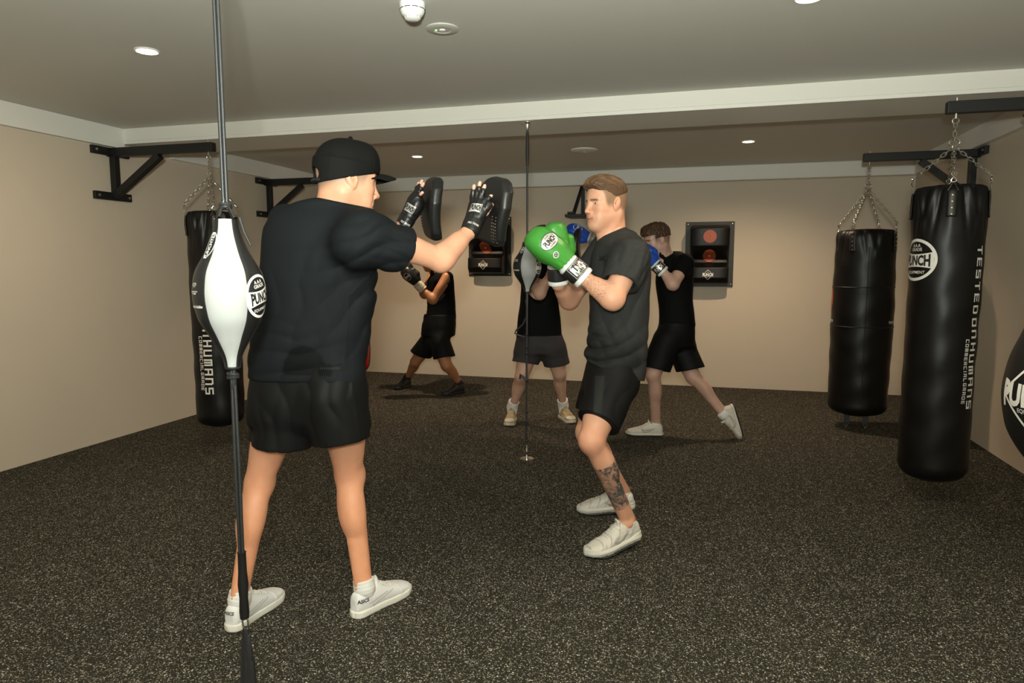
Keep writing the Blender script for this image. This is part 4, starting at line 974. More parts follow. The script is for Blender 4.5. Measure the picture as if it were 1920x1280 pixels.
# ---- shoes (heel at x=0, toe at x=L, sole on z=0)
def shoe_parts(kind):
    L = .295; h = .0032; S = {}
    chunky = kind == 'runner'; th = .036 if chunky else .028
    if kind == 'flat': th = .030
    xs = [-.002, .003, .012, .03, .08, .14, .20, .25, L-.028, L-.014, L-.005, L]; hw = [.004, .018, .028, .034, .035, .039, .046, .043, .034, .024, .014, .004]; cy = [0, 0, 0, 0, .002, .005, .006, .003, .0, -.002, -.003, -.004]
    if chunky: hw = [q*1.10 for q in hw]
    f = Field((-.03, -.08, -.01), (L+.03, .08, .17), h)
    def sole(X, Y, Z):
        ww = _i(xs, hw, X); c = _i(xs, cy, X); top = th+(.010*smooth(.10, .0, X)+.008*smooth(.22, .29, X) if chunky else .004*smooth(.22, .29, X)); bot = .012*smooth(.20, .30, X)**2+(.010*smooth(.05, -.01, X) if chunky else 0)
        a = np.maximum(np.abs(Y-c)-(ww+.004+(.003*np.sin(Z*260+1.5) if chunky else 0)), np.maximum(-.004-X, X-L-.003)); b = np.maximum(Z-top, bot-Z); r = .005
        return np.sqrt(np.maximum(a+r, 0)**2+np.maximum(b+r, 0)**2)-r+np.minimum(np.maximum(a, b)+r, 0)
    def _i(a, b, X): return np.interp(X, np.linspace(a[0], a[-1], 200), _pchip(a, b, np.linspace(a[0], a[-1], 200)))
    f.op((-.01, -.07, -.002), (L+.01, .07, .06), sole, .004); V, F = f.mesh(1); S['sole'] = (V, F)
    f = Field((-.03, -.08, -.01), (L+.03, .08, .17), h)
    st = [(.004, 0, .045, .022, .035), (.02, 0, .052, .031, .045), (.06, 0, .055, .036, .050), (.105, .002, .056, .038, .052), (.14, .004, .050, .041, .044), (.18, .006, .042, .046, .033), (.23, .006, .036, .047, .025), (.265, .002, .032, .037, .020), (.287, -.003, .030, .018, .012)]
    st = [(a, b, c-.0, d, e) for a, b, c, d, e in st]
    f.loft(st, .006, 2.4, ax=(1, 0, 0), U=(0, 1, 0), round_=.008)
    f.ell((.055, 0, .118), (.044, .026, .034), None, .008, '-')
    f.cone((.095, .003, .088), (.125, .004, .092), .022, .018, .012, flat=((0, 0, 1), .5)) # tongue
    if kind != 'flat': f.cone((.10, 0, .088), (.112, .003, .112), .020, .018, .010, flat=((.9, 0, -.4), .35))
    f.disp(lambda P: -.0016*np.exp(-((P[:, 0]-.205-.3*np.abs(P[:, 1]))/.004)**2)-.0014*np.exp(-((P[:, 0]-.075+.4*(P[:, 2]-.05))/.004)**2)-.0012*np.exp(-((P[:, 2]-.062-.1*(P[:, 0]-.1))/.003)**2)*(P[:, 0] > .08))
    if chunky: f.disp(lambda P: .0009*np.sin(P[:, 0]*120+P[:, 2]*160)*(P[:, 2] < .075)*(P[:, 0] > .08)+.0007*np.sin(P[:, 2]*300)*(P[:, 0] < .09))
    V, F = f.mesh(1); S['upper'] = (V, F); tr = bvh(V, F); S['tree'] = tr
    mb = MB(); 
    for i in range(6):
        x = .118+.014*i; w_ = .019+.001*i; pts = []
        for q in np.linspace(-1, 1, 7):
            hgt = tr.ray_cast(Vector((x+.004*q, .004+q*w_, .3)), Vector((0, 0, -1)))[0]
            pts.append((x+.004*q, .004+q*w_, (hgt.z if hgt else .06)+.0015))
        mb.tube(pts, .0022, 6)
    mb.tube([(.116, 0, .097), (.125, .018, .100), (.132, .030, .094), (.128, .034, .086)], .0018, 5); mb.tube([(.116, 0, .097), (.127, -.016, .099), (.134, -.028, .092)], .0018, 5)
    S['laces'] = (np.array(mb.v), mb.f)
    return S
SHOES = {k: shoe_parts(k) for k in ('court', 'runner')}
def shoe(parent, kind, heel, fwd, up, ucol, solecol, label=None, side=1, marks=None, tread=None, s=1., lace=None):
    S = SHOES[kind]; x = nrm(fwd); z = nrm(np.array(up, float)-x*(np.array(up, float)@x)); y = np.cross(z, x)
    R = np.stack([x, y, z], 1)
    def xf(V): V = np.array(V, float)*s; V[:, 1] *= side; return V@R.T+np.array(heel)
    def fc(F): return F if side == 1 else (F[:, ::-1] if isinstance(F, np.ndarray) else [tuple(q[::-1]) for q in F])
    V, F = S['upper']; c = np.ones((len(V), 4)); c[:, :3] = ucol(V) if callable(ucol) else ucol
    o = from_arrays('shoe', xf(V), fc(F), M_SHOE, parent, col=c)
    if label: o['label'] = label
    V, F = S['sole']; c = np.ones((len(V), 4)); c[:, :3] = solecol
    if tread is not None: c[V[:, 2] < .011, :3] = tread
    from_arrays('sole', xf(V), fc(F), M_SHOE, o, col=c)
    V, F = S['laces']; from_arrays('laces', xf(V), fc(F), lace or M_LACE, o)
    for nm, D, org, u, v, mm in (marks or []):
        def mp(Q, org=org, u=u, v=v):
            P, ok = ray_map(S['tree'], org, u, v, .0012, .12)(Q); return xf(P), ok
        decal(nm, D, mp, mm, o, .01)
    return o
def sock(parent, an, foot, r=.038, top=.06, h=.003, label=None, m=None, kn=None):
    an = A3(*an); foot = A3(*foot); d = nrm(an-foot) if kn is None else nrm(A3(*kn)-an); f = Field(np.minimum(an, foot)-.09, np.maximum(an, foot)+.13, .0045)
    f.cone(foot, an, r*.80, r*.97, .01); f.cone(an, an+d*top, r*.97, r*1.0, .01, cut=[(an+d*top, d)])
    f.disp(lambda P: .0012*np.sin((P@d)*420)); V, F = f.mesh(1); return from_arrays('sock', V, F, m or M_SOCK, parent)

# ---- boxing glove (wrist at x=0, knuckles at x=.3, back of the hand +z, thumb at +y)
def glove_shapes():
    f = Field((.06, -.11, -.11), (.34, .13, .11), .0034)
    f.loft([(.095, 0, 0, .044, .040), (.13, .002, .003, .054, .046), (.18, .0, .008, .064, .054), (.235, -.004, .008, .069, .058), (.285, -.004, .0, .062, .052), (.318, -.004, -.008, .036, .032), (.326, -.004, -.01, .01, .01)], .01, 2.3, ax=(1, 0, 0), U=(0, 1, 0), round_=.01)
    f.ell((.215, -.004, -.035), (.075, .056, .040), None, .02)
    f.ell((.175, -.0, -.072), (.050, .055, .010), None, .012, '-')
    f.cone((.118, .040, -.010), (.175, .068, -.020), .026, .029, .022); f.cone((.175, .068, -.020), (.232, .064, -.028), .029, .024, .012)
    f.cone((.185, .108, .018), (.25, .085, .010), .004, .004, .012, mode='-')
    f.disp(lambda P: .0013*np.sin(P[:, 1]*330+3*P[:, 0]*20)*smooth(.17, .12, P[:, 0])-.003*np.exp(-(((P[:, 1]-.040+.12*(P[:, 0]-.2)))/.004)**2)*(P[:, 2] > .0)*smooth(.13, .17, P[:, 0])*.6)
    A = f.mesh(1)
    def cyl(x0, x1, ra, rb, h=.0034):
        f = Field((x0-.02, -.09, -.09), (x1+.02, .09, .09), h); f.loft([(x0, 0, 0, ra, ra*.86), (x1, 0, 0, rb, rb*.86)], .006, 2.2, ax=(1, 0, 0), U=(0, 1, 0), round_=.006); return f.mesh(1)
    return A, cyl(.006, .112, .0500, .0485), cyl(.020, .088, .0545, .0535), cyl(.086, .104, .0535, .0525), cyl(-.004, .018, .0530, .0535)
GL_ = glove_shapes(); GTREE = [bvh(*q) for q in GL_]
def gframe(wr, tip, back, side=1):
    x = nrm(A3(*tip)-A3(*wr)); z = nrm(A3(*back)-x*(A3(*back)@x)); y = np.cross(z, x); R = np.stack([x, y, z], 1)
    def xf(V): V = np.array(V, float); V[:, 1] *= side; return V@R.T+np.array(wr)
    return xf
def glove(parent, wr, tip, back, side, main, cuff, strap, label=None, marks='full', palm=None, s=1., word=None):
    """marks: oval on the back of the hand and wording on the strap"""
    xf0 = gframe(wr, tip, back, side); w0 = np.array(wr)
    xf = lambda V: (xf0(V)-w0)*s+w0
    def fc(F): return F if side == 1 else (F[:, ::-1] if isinstance(F, np.ndarray) else [tuple(q[::-1]) for q in F])
    V, F = GL_[0]
    c = np.ones((len(V), 4)); c[:, :3] = main
    if palm is not None: c[(V[:, 2] < -.030) & (V[:, 0] < .20) & (V[:, 1] < .045), :3] = palm
    o = from_arrays('boxing_glove', xf(V), fc(F), GM['leather_col'], parent, col=c)
    if label: o['label'] = label
    for i, nm, cc in ((1, 'cuff', cuff), (2, 'wrist_strap', strap), (3, 'cuff_band', cuff), (4, 'cuff_trim', cuff)):
        V, F = GL_[i]; from_arrays(nm, xf(V), fc(F), GM['leather_col'], o, col=flat_col(V, cc))
    if marks:
        def mp(tree, org, u, v, off=.0013):
            def g(Q):
                Q = np.array(Q); 
                P, ok = ray_map(tree, org, u, v, off, .12)(Q*(1, 1)); return xf(P), ok
            return g
        sg = side
        u, v = (0, -1*sg*1., 0), (1, 0, 0)        # reading direction, mirrored gloves handled by the sign
        U_ = A3(0, -1, 0) if sg == 1 else A3(0, 1, 0)
        def dec(nm, D, tree, org, mm, off=.0013):
            V2, F2 = D; V2 = np.array(V2)
            # local drawing plane: a runs along -y*side, b along +x
            def g(Q):
                P = np.zeros((len(Q), 3)); ok = np.zeros(len(Q), bool)
                for i, (a, b) in enumerate(Q):
                    p = Vector((org[0]+b, org[1]-a*1.0*sg, .12)); hh, nn, _, _ = tree.ray_cast(p, Vector((0, 0, -1)), .14)
                    if hh is None: continue
                    P[i] = np.array(hh)+np.array(nn)*off; ok[i] = True
                return xf(P), ok
            decal(nm, (V2, F2), g, mm, o, .008)
        if marks == 'full':
            dec('logo_ground', disc2d(.046, .031), GTREE[0], (.225, -.006), MT['silver'], .0010)
            dec('logo', merge2d(ring2d(.048, .033, .0028)), GTREE[0], (.225, -.006), MT['print_black'], .0016)
            dec('lettering', merge2d(move2d(_fit(punch_word(.024, .8), .070), 0, 0), _fit(move2d(text2d('A A A', .007, .02), 0, .021), .024), move2d(_fit(text2d('EQUIPMENT', .007, .006), .040), 0, -.021)), GTREE[0], (.225, -.006), MT['print_black'], .0022)
            dec('logo', merge2d(disc2d(.013, .013)), GTREE[0], (.165, -.032), MT['print_white'], .0010); dec('logo', merge2d(ring2d(.0095, .0095, .003), move2d(band2d([(-.007, -.007), (.007, .007)], .003)), band2d([(-.007, .007), (.007, -.007)], .003)), GTREE[0], (.165, -.032), MT['print_black'], .0018)
        if marks in ('full', 'strap'):
            mm = MT['silver']
            dec('lettering', merge2d(_fit(punch_word(.034, .8), .074), move2d(_fit(text2d('EQUIPMENT', .007, .006), .05), 0, -.023), move2d(_fit(text2d('A A A', .007, .02), .022), 0, .024)), GTREE[2], (.054, 0), mm, .0014)
            if marks == 'full': dec('strap_border', poly2d([(-.043, -.029), (.043, -.029), (.043, .029), (-.043, .029)], .002), GTREE[2], (.054, 0), mm, .0013)
        if marks == 'oval':
            dec('logo', merge2d(ring2d(.036, .043, .004), _fit(punch_word(.024, .8), .06)), GTREE[0], (.225, -.006), MT['print_white'])
            dec('lettering', _fit(punch_word(.03, .8), .07), GTREE[2], (.054, 0), MT['print_white'])
    return o
def _fit(S, w):
    V, F = S; V = np.array(V, float); V[:, 0] *= w/np.ptp(V[:, 0]); return V, F
GM = dict(leather_col=col_mat('glove_leather', .36, (70, .15, .0015), nvar=.04, spec=.5))

# ================================================================== THE MAN WITH THE MITTS
SK1 = (.62, .315, .20); LIP1 = (.46, .17, .14)
coach = empty('person', (-1.40, 2.18, 0), 'man in black cap, dark t-shirt and black shorts holding up two black focus mitts', 'person', 'people training')
neckB = at(636, 388, 2.20); shR = at(684, 436, 2.10); shL = at(536, 414, 2.27); elR = at(826, 487, 2.34); wrR = at(882, 431, 2.50); hdR = at(897, 392, 2.55)
elL = A3(-1.40, 2.55, 1.395); wrL = at(758, 420, 2.73); hdL = at(778, 384, 2.74)
hipL = at(533, 715, 2.20); hipR = at(632, 712, 2.17); knL = at(486, 905, 2.20); knR = at(655, 890, 2.32)
sLh, sLt = A3(-1.655, 2.02, 0), A3(-1.632, 2.30, 0); sRh, sRt = A3(-1.262, 2.235, 0), A3(-1.150, 2.50, 0)
fL = nrm(sLt-sLh); fR = nrm(sRt-sRh)
anL = sLh+fL*.060+UP*.105; anR = sRh+fR*.060+UP*.105
lo, hi = bounds([neckB, elR, wrR, hdR, hdL, elL, anL, anR, sLh, sRt], .12); lo[2] = .03
f = bodyF = Field(lo, hi, .0045)
rows(f, [(395, 590, 676), (430, 525, 690), (500, 520, 685), (600, 508, 678), (700, 502, 662), (740, 500, 665)], 2.19, [.06, .09, .105, .10, .10, .10])
f.cone(neckB-UP*.06, neckB+A3(.01, .01, .0), .066, .054, .03)
leg(f, hipL, knL, anL, -fL, .98); leg(f, hipR, knR, anR, -fR, 1.0)
coverF = clone(f); upper_arm(coverF, shR, elR); upper_arm(coverF, shL, elL, .95)
arm(f, shR, elR, wrR, 1.0); arm(f, shL, elL, wrL, .95)
for a_, ff in ((anL, fL), (anR, fR)): f.cone(a_-UP*.02, a_+ff*.10-UP*.05, .034, .028, .02)
# hands: palm, four fingers and a thumb each, fingertips showing through the mitts
def mitt_hand(f, wr, hd, nrm_away, thumb, tips):
    d = nrm(hd-wr); f.cone(wr, hd, .027, .034, .02, flat=(nrm_away, .55)); pw = nrm(np.cross(d, nrm_away))
    for i, tp in enumerate(tips):
        root = hd+pw*thumb*(.030-.020*i); mid = (root+tp)/2-np.array(nrm_away)*.006; f.cone(root, mid, .0095, .0090, .006); f.cone(mid, tp, .0090, .0075, .004)
    th = hd-d*.03+pw*thumb*.040+np.array(nrm_away)*.02; f.cone(hd-d*.05+pw*thumb*.02, th, .014, .011, .008); f.cone(th, th+d*.04+np.array(nrm_away)*.012, .011, .009, .005)
tipsR = [at(917, 365, 2.56), at(911, 348, 2.56), at(900, 342, 2.56), at(888, 347, 2.55)]; tipsR = [at(921, 367, 2.54), at(909, 348, 2.54), at(900, 342, 2.54), at(889, 348, 2.54)]
tipsL = [at(792, 361, 2.70), at(794, 344, 2.73), at(791, 339, 2.75), at(785, 343, 2.77)]
nR = nrm(A3(.60, .80, 0)); nL = nrm(A3(.80, .60, .0))
mitt_hand(f, wrR, hdR, nR, -1, tipsR[::1]); mitt_hand(f, wrL, hdL, nL, 1, tipsL)
V1, F1 = f.mesh(1); c1 = flat_col(V1, SK1)
dist = lambda P, a, b: np.linalg.norm(P-(a+np.clip(((P-a)@(b-a))/((b-a)@(b-a)), 0, 1)[:, None]*(b-a)), axis=1)
c1[:, 3] = 1-(dist(V1, elL+(wrL-elL)*.45, wrL) < .055)*.9
for q in tipsR+tipsL: c1[np.linalg.norm(V1-q, axis=1) < .012, :3] = (.72, .40, .30)
for kn_ in (knL, knR): w_ = np.exp(-(np.linalg.norm(V1-kn_, axis=1)/.06)**2)[:, None]*.35; c1[:, :3] = c1[:, :3]*(1-w_)+w_*np.array(SK1)*(1.0, .82, .78)
w_ = smooth(.85, .3, V1[:, 2])[:, None]*.8; c1[:, :3] = c1[:, :3]*(1-w_)+w_*np.array((.74, .34, .19))  # warm lamp light on the legs, painted into the skin colour
hC = at(653, 339, 2.235); hF = nrm(RH*.87+FH*.50-UP*.15); hU = nrm(UP+RH*.03); HS1 = 1.05
xf1 = head_xf(hC, hF, hU, HS1)
Vh, Fh, ch = build_head(SK1, LIP1, (.20, .11, .06), (.28, .19, .125), smile=1., fade=.75, redden=.7, h=.002)
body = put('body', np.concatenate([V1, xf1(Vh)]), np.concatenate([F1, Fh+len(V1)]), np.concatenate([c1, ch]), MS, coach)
eye_meshes(body, xf1, (.10, .14, .16))
# cap
def cap_mesh():
    f = Field((-.15, -.12, -.07), (.13, .12, .165), .0028)
    f.loft([(-.06, -.012, 0, .103, .084), (.03, -.014, 0, .106, .085), (.05, -.014, 0, .106, .085)], .01, ax=(0, 0, 1), U=(1, 0, 0))
    f.ell((-.014, 0, .048), (.107, .086, .090), None, .02); f.ell((.036, 0, .070), (.062, .070, .068), None, .02); f.cone((-.01, 0, .139), (-.01, 0, .141), .007, .007, .004)
    f.cutplane((0, 0, .008), (.36, 0, -1)); 
    f.ell((-.118, 0, -.002), (.030, .034, .024), None, .004, '-')
    f.disp(lambda P: -.0012*np.exp(-(P[:, 1]/.0025)**2)-.001*np.exp(-((np.abs(P[:, 1])-.9*np.abs(P[:, 0]+.01))/.003)**2))
    return f.mesh(1)
V, F = cap_mesh(); cap = put('cap', xf1(V), F, flat_col(V, (.0060, .0060, .0060)), M_CLOTH, coach)
def brimf(U, W):
    a = (W*2-1)*1.15; r0 = .080; x0 = .022+.075*np.cos(a*.95); y0 = .079*np.sin(a*.98); L_ = .068*np.cos(a*.62)**.6
    x = x0+U*L_*1.0; y = y0*(1-.12*U); z = .038-.42*y**2/.08+.014*U-.016*U**2+.004*np.cos(a); return x, y, z
U_, W_ = np.meshgrid(np.linspace(0, 1, 14), np.linspace(0, 1, 30), indexing='ij'); P = np.stack(brimf(U_, W_), -1).reshape(-1, 3)
Fq = np.array([(i*30+j, i*30+j+1, (i+1)*30+j+1, (i+1)*30+j) for i in range(13) for j in range(29)])
br = from_arrays('brim', xf1(P), Fq, M_CLOTH, cap, col=flat_col(P, (.0060, .0060, .0060))); sm = br.modifiers.new('s', 'SOLIDIFY'); sm.thickness = .005; sm.offset = 0
mb = MB(); mb.tube(xf1([(-.016-.102*math.cos(t), .085*math.sin(t), -.022) for t in np.linspace(-.5, .5, 9)]), .005, 6); mb.build('strap', MT['nylon'], cap, True)
# t-shirt
def shirt_noise(seed, amp, fr=(3.2, 3.2, 2.0)): return lambda P: amp*wob(P, fr, seed, 2)
def folds(P, org, dirn, n, amp, spread, wl):      # creases running along dirn away from org
    d = nrm(dirn); q = P-np.array(org); t = q@d; s_ = q-np.outer(t, d); side = s_@nrm(np.cross(d, n)); ph = side*6.28/wl*(1/(1+np.abs(t)*2.5))+1.1*wob(P, 2.6, int(abs(org[0])*1000) % 97, 2)*2
    return amp*(1-2*np.abs(np.sin(ph/2))**.8)*np.exp(-(t/spread)**2)*np.exp(-(side/(wl*2.6))**2)
lo, hi = bounds([at(480, 708, 2.2), at(690, 360, 2.2), at(770, 480, 2.3), at(520, 400, 2.5), shL, shR, elR], .15)
f = Field(lo, hi, .0048)
rows(f, [(712, 482, 672), (680, 482, 676), (640, 486, 682), (570, 494, 690), (510, 503, 694), (462, 506, 696), (430, 509, 694), (408, 516, 688), (392, 534, 680), (380, 560, 672), (371, 590, 664)], 2.19, [.125, .13, .13, .13, .135, .135, .125, .11, .095, .085, .07], k=.03, n=2.3)
cR, cL = shR+(elR-shR)*.52, shL+(elL-shL)*.52; dR, dL = nrm(elR-shR), nrm(elL-shL)
f.cone(shR+A3(-.03, .0, -.03), cR+dR*.06, .086, .070, .05); f.cone(shL+A3(.03, 0, -.03), cL+dL*.06, .070, .066, .05)
f.cone(at(655, 398, 2.19), at(690, 425, 2.12), .045, .055, .05)
f.cover(coverF, .012)
f.disp(shirt_noise(3, .0032, (3., 3., 2.2)))
f.disp(lambda P: folds(P, at(705, 470, 2.08), nrm(-RH*.9-UP*.25), FH, .0045, .20, .050)+folds(P, at(660, 560, 2.08), nrm(-RH*.6-UP*.8), FH, .003, .3, .07)+folds(P, at(560, 600, 2.08), nrm(UP+RH*.3), FH, .0025, .4, .09)+folds(P, at(560, 690, 2.08), nrm(RH), FH, .003, .2, .05)+folds(P, at(740, 462, 2.15), dR, FH, .0022, .10, .032))
f.trim([beyond(cR, dR), beyond(cL, dL), below(at(576, 706, 2.2), (0, 0, -1)), beyond(neckB+A3(.006, .004, .012), nrm(A3(.10, .04, .5)), rad=.16)])
f.cone(cR-dR*.02, cR+dR*.08, .058, .062, .003, mode='-')
def seam(P, a, b, w=.003, amp=.003):
    a = np.array(a); b = np.array(b); return -amp*np.exp(-((np.abs((P-a)@nrm(np.cross(b-a, FH))))/w)**2)*(((P-a)@(b-a)) > 0)*(((P-b)@(a-b)) > 0)
f.disp(lambda P: seam(P, at(638, 700, 2.08), at(645, 560, 2.06))+seam(P, at(645, 560, 2.06), at(700, 490, 2.06)))
V, F = f.mesh(1); c = flat_col(V, (.0078, .0094, .0108))
pp = np.array([to_px(v) for v in V[::1]]) if False else None
# cap's shadow painted into the colour at the small of the back, in the coordinates of the shirt
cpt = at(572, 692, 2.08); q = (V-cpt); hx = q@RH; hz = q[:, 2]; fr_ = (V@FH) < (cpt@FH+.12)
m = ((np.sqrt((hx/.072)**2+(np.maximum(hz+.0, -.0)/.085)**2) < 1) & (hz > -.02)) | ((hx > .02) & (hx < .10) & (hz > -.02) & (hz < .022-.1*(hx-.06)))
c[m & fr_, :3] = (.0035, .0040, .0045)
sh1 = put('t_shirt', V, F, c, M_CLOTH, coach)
tr = bvh(V, F)
decal('faint_print', merge2d(*[move2d(band2d([(0, -.004), (0, .004)], .0045), (i-4)*.008) for i in range(9)]), ray_map(tr, at(612, 694, 2.05), RH, UP, .0012, .3), MT['print_dark'], sh1, .02)
# shorts
f = Field(*bounds([at(480, 680, 2.2), at(690, 850, 2.2)], .16), .0048)
rows(f, [(668, 488, 664), (700, 484, 668), (740, 480, 676), (775, 478, 682), (800, 480, 684)], 2.185, [.115, .12, .12, .11, .08], k=.03)
hl, hr = at(529, 833, 2.17), at(640, 826, 2.19)
f.cone(at(545, 745, 2.18), hl, .115, .108, .03); f.cone(at(625, 740, 2.17), hr, .118, .104, .03)
nl = nrm(A3(-.10, 0, -1)); nr_ = nrm(A3(.13, .0, -1))
mid_ = at(583, 800, 2.18)
f.cover(coverF, .010)
f.disp(shirt_noise(5, .0022, (3, 3, 1.2))); f.disp(lambda P: folds(P, at(580, 770, 2.06), nrm(-UP+RH*.3), FH, .0045, .16, .07)+folds(P, at(520, 800, 2.06), nrm(-UP), FH, .0025, .12, .06)+seam(P, at(668, 812, 2.1), at(655, 700, 2.1)))
f.trim([below(at(580, 852, 2.2), -UP), lambda X, Y, Z: np.where((X-mid_[0])*RH[0]+(Y-mid_[1])*RH[1] < 0, (X-hl[0])*nl[0]+(Z-hl[2])*nl[2], (X-hr[0])*nr_[0]+(Z-hr[2])*nr_[2]), below(at(580, 672, 2.2), UP)])
f.cone(hl-UP*.06, hl+UP*.02, .098, .095, .004, mode='-'); f.cone(hr-UP*.06, hr+UP*.02, .094, .09, .004, mode='-')
V, F = f.mesh(1); put('shorts', V, F, flat_col(V, (.0060, .0061, .0064)), M_NYL, coach)
for a_, kn_, ff in ((anL, knL, fL), (anR, knR, fR)):
    sock(coach, a_+A3(0, 0, -.005), a_-UP*.05+ff*.01, .041, .035, kn=kn_)
ASX = [('lettering', text2d('ASICS', .013, .03, 1.1), (.02, -.05, .066), (1, 0, 0), (0, 0, 1), MT['print_black'])]
asx_back = [('lettering', text2d('ASICS', .012, .03, 1.0), (-.02, 0, .072), (0, -1, 0), (0, 0, 1), MT['print_black'])]
tiger = [('stripe', band2d([(-.05, -.012), (.0, .0), (.055, .016)], .0035), (.12, -.05, .048), (1, 0, 0), (0, 0, 1), MT['plastic_grey']), ('stripe', band2d([(-.05, .006), (.0, .010), (.045, .022)], .003), (.10, -.05, .045), (1, 0, 0), (0, 0, 1), MT['plastic_grey'])]
shoe(coach, 'court', sLh, fL, UP, (.74, .74, .74), (.70, .69, .63), marks=asx_back+tiger)
shoe(coach, 'court', sRh, fR, UP, (.74, .74, .74), (.70, .69, .63), marks=[('lettering', text2d('ASICS', .014, .03, 1.0), (.022, -.05, .068), (1, -.35, 0), (0, 0, 1), MT['print_black'])]+tiger)
# focus mitts
def focus_mitt(wr, hd, up_, n_, tips, label, side, center):
    """pad: curved oval cushion facing n_, glove sewn on its back"""
    n_ = nrm(n_); up_ = nrm(np.array(up_)-n_*(np.array(up_)@n_)); sx = np.cross(up_, n_)
    C = np.array(center); f = Field(C-.20, C+.20, .0036)
    def fn(X, Y, Z):
        x, y, z = X-C[0], Y-C[1], Z-C[2]; a = x*sx[0]+y*sx[1]+z*sx[2]; b = x*up_[0]+y*up_[1]+z*up_[2]; c = x*n_[0]+y*n_[1]+z*n_[2]
        c = c-1.3*b*b-.02+.9*a*a*0
        wd = np.interp(b, [-.135, -.125, -.10, -.04, .03, .09, .12, .135], [.03, .066, .084, .094, .106, .092, .064, .03])
        pl = np.maximum(np.abs(a)-wd, np.abs(b)-.135)*.9; q = np.abs(c)-.026; r = .022
        return np.sqrt(np.maximum(pl+r, 0)**2+np.maximum(q+r, 0)**2)-r+np.minimum(np.maximum(pl, q)+r, 0)
    f.op(C-.18, C+.18, fn, .004)
    V, F = f.mesh(1); o = from_arrays('focus_mitt', V, F, MT['leather'], coach); o['label'] = label; tr0 = bvh(V, F)
    # glove on the back
    lo, hi = bounds([wr, hd]+list(tips), .08); g = Field(lo, hi, .003)
    d = nrm(hd-wr); pw = nrm(np.cross(d, n_)); g.cone(wr+d*.005, hd, .040, .047, .012, flat=(n_, .75)); g.cone(hd, hd+d*.015, .045, .042, .02, flat=(n_, .6))
    for i, tp in enumerate(tips):
        root = hd+pw*side*(.030-.020*i); mid = (root+tp)/2-n_*.006; e = mid+(tp-mid)*.55; g.cone(root, mid, .0145, .0130, .007); g.cone(mid, e, .0130, .0118, .004)
    g.cone(hd-d*.045+pw*side*.024, hd-d*.0+pw*side*.056+n_*.01, .019, .015, .008)
    g.disp(lambda P: -.0016*np.abs(np.sin(((P-hd)@d)*150))*(((P-hd)@d) < .02)*.6+.0010*np.sin(((P-hd)@pw)*420))
    V, F = g.mesh(1); hc = from_arrays('hand_cover', V, F, MT['leather'], o); tr1 = bvh(V, F)
    g = Field(*bounds([wr, wr+d*.04], .08), .003); g.cone(wr-d*.012, wr+d*.030, .041, .043, .004, flat=(n_, .82), cut=[(wr+d*.034, d), (wr-d*.016, -d)]); V, F = g.mesh(1)
    ws = from_arrays('wrist_strap', V, F, MT['leather'], o); tr2 = bvh(V, F)
    mb = MB(); vw = -nrm(wr-A3(0, 0, CAM_H))
    u = nrm(np.cross(d, vw)); u = u if u@RH > 0 else -u; nn = np.cross(u, d)
    patch = _fit(([(-1, -1), (1, -1), (1, 1), (-1, 1)], [(0, 1, 2, 3)]), .040); patch = (patch[0]*np.array([1, .017]), patch[1])
    org = hd-d*.022-u*.010; s1 = u; s2 = np.cross(nn, u)*1.
    base = ray_map(tr1, org, u, d if (np.cross(u, d)@vw) > 0 else -d, .0016, .10)
    decal('logo_patch', patch, base, MT['silver'], o, .008)
    decal('lettering', _fit(punch_word(.022, .8), .036), ray_map(tr1, org, u, d if (np.cross(u, d)@vw) > 0 else -d, .0030, .10), MT['print_black'], o, .008)
    decal('lettering', _fit(text2d('PRO THUMB', .009, .03, slant=.3), .042), ray_map(tr2, wr+d*.008+u*.002, u, d if (np.cross(u, d)@vw) > 0 else -d, .0016, .10), MT['silver'], o, .008)
    mb = MB()
    for r_ in range(3):
        for i in range(9):
            b = -.112+.0125*i; a = -side*(.045+.012*r_-.0*i)
            p = C+up_*b-n_*.08+sx*a*-1; h_, nv, _, _ = tr0.ray_cast(Vector(p), Vector(n_), .2)
            if h_ is None or r_ == 1 and i > 6: continue
            mb.lathe([(.0022, 0), (.0016, .0012), (0, .0016)], tuple(h_), ax=tuple(nv), n=6)
    if mb.v: mb.build('vent_hole', MT['chrome'], o, True)
    return o
focus_mitt(wrR, hdR, (RH*.38+UP*.92), nR, tipsR, 'black focus mitt on the nearer raised hand, seen from its back', -1, at(914, 396, 2.60))
focus_mitt(wrL, hdL, (RH*.40+UP*.92), nL, tipsL, 'black focus mitt on the far raised hand, seen edge on', 1, at(798, 391, 2.775))

#MAN

# ================================================================== THE MAN WITH THE GREEN GLOVES
SK2 = (.62, .325, .21)
man = empty('person', (-.42, 3.28, 0), 'smiling man in charcoal t-shirt with green boxing gloves and a tattooed calf', 'person', 'people training')
nkM = at(1150, 440, 3.26); sL = at(1184, 476, 3.08); sR = at(1136, 466, 3.46); eL = at(1150, 560, 2.95); wL = at(1096, 522, 2.96)
eR = at(1068, 562, 3.36); wR = at(1047, 532, 3.20)
hL = at(1150, 712, 3.20); hR = at(1138, 708, 3.42); kL = at(1110, 826, 2.99); kR = at(1102, 812, 3.36)
tL, tR = atz(1099, 1047, 0), atz(1083, 962, 0); hlL = atz(1186, 1012, .035); hlR = atz(1180, 955, .02)
gL = nrm(hlL-tL); gR = nrm(hlR-tR); hlL = tL+gL*.315+A3(0, 0, 0); hlR = tR+gR*.315
fL2, fR2 = -gL, -gR; upL = nrm(UP-fL2*(UP@fL2)); upR = nrm(UP-fR2*(UP@fR2))
aL = hlL+fL2*.062+upL*.108; aR = hlR+fR2*.062+upR*.108
lo, hi = bounds([nkM, sL, sR, eL, wL, eR, wR, aL, aR, tL, tR, hL], .14); lo[2] = .02
f = bodyF = Field(lo, hi, .0045)
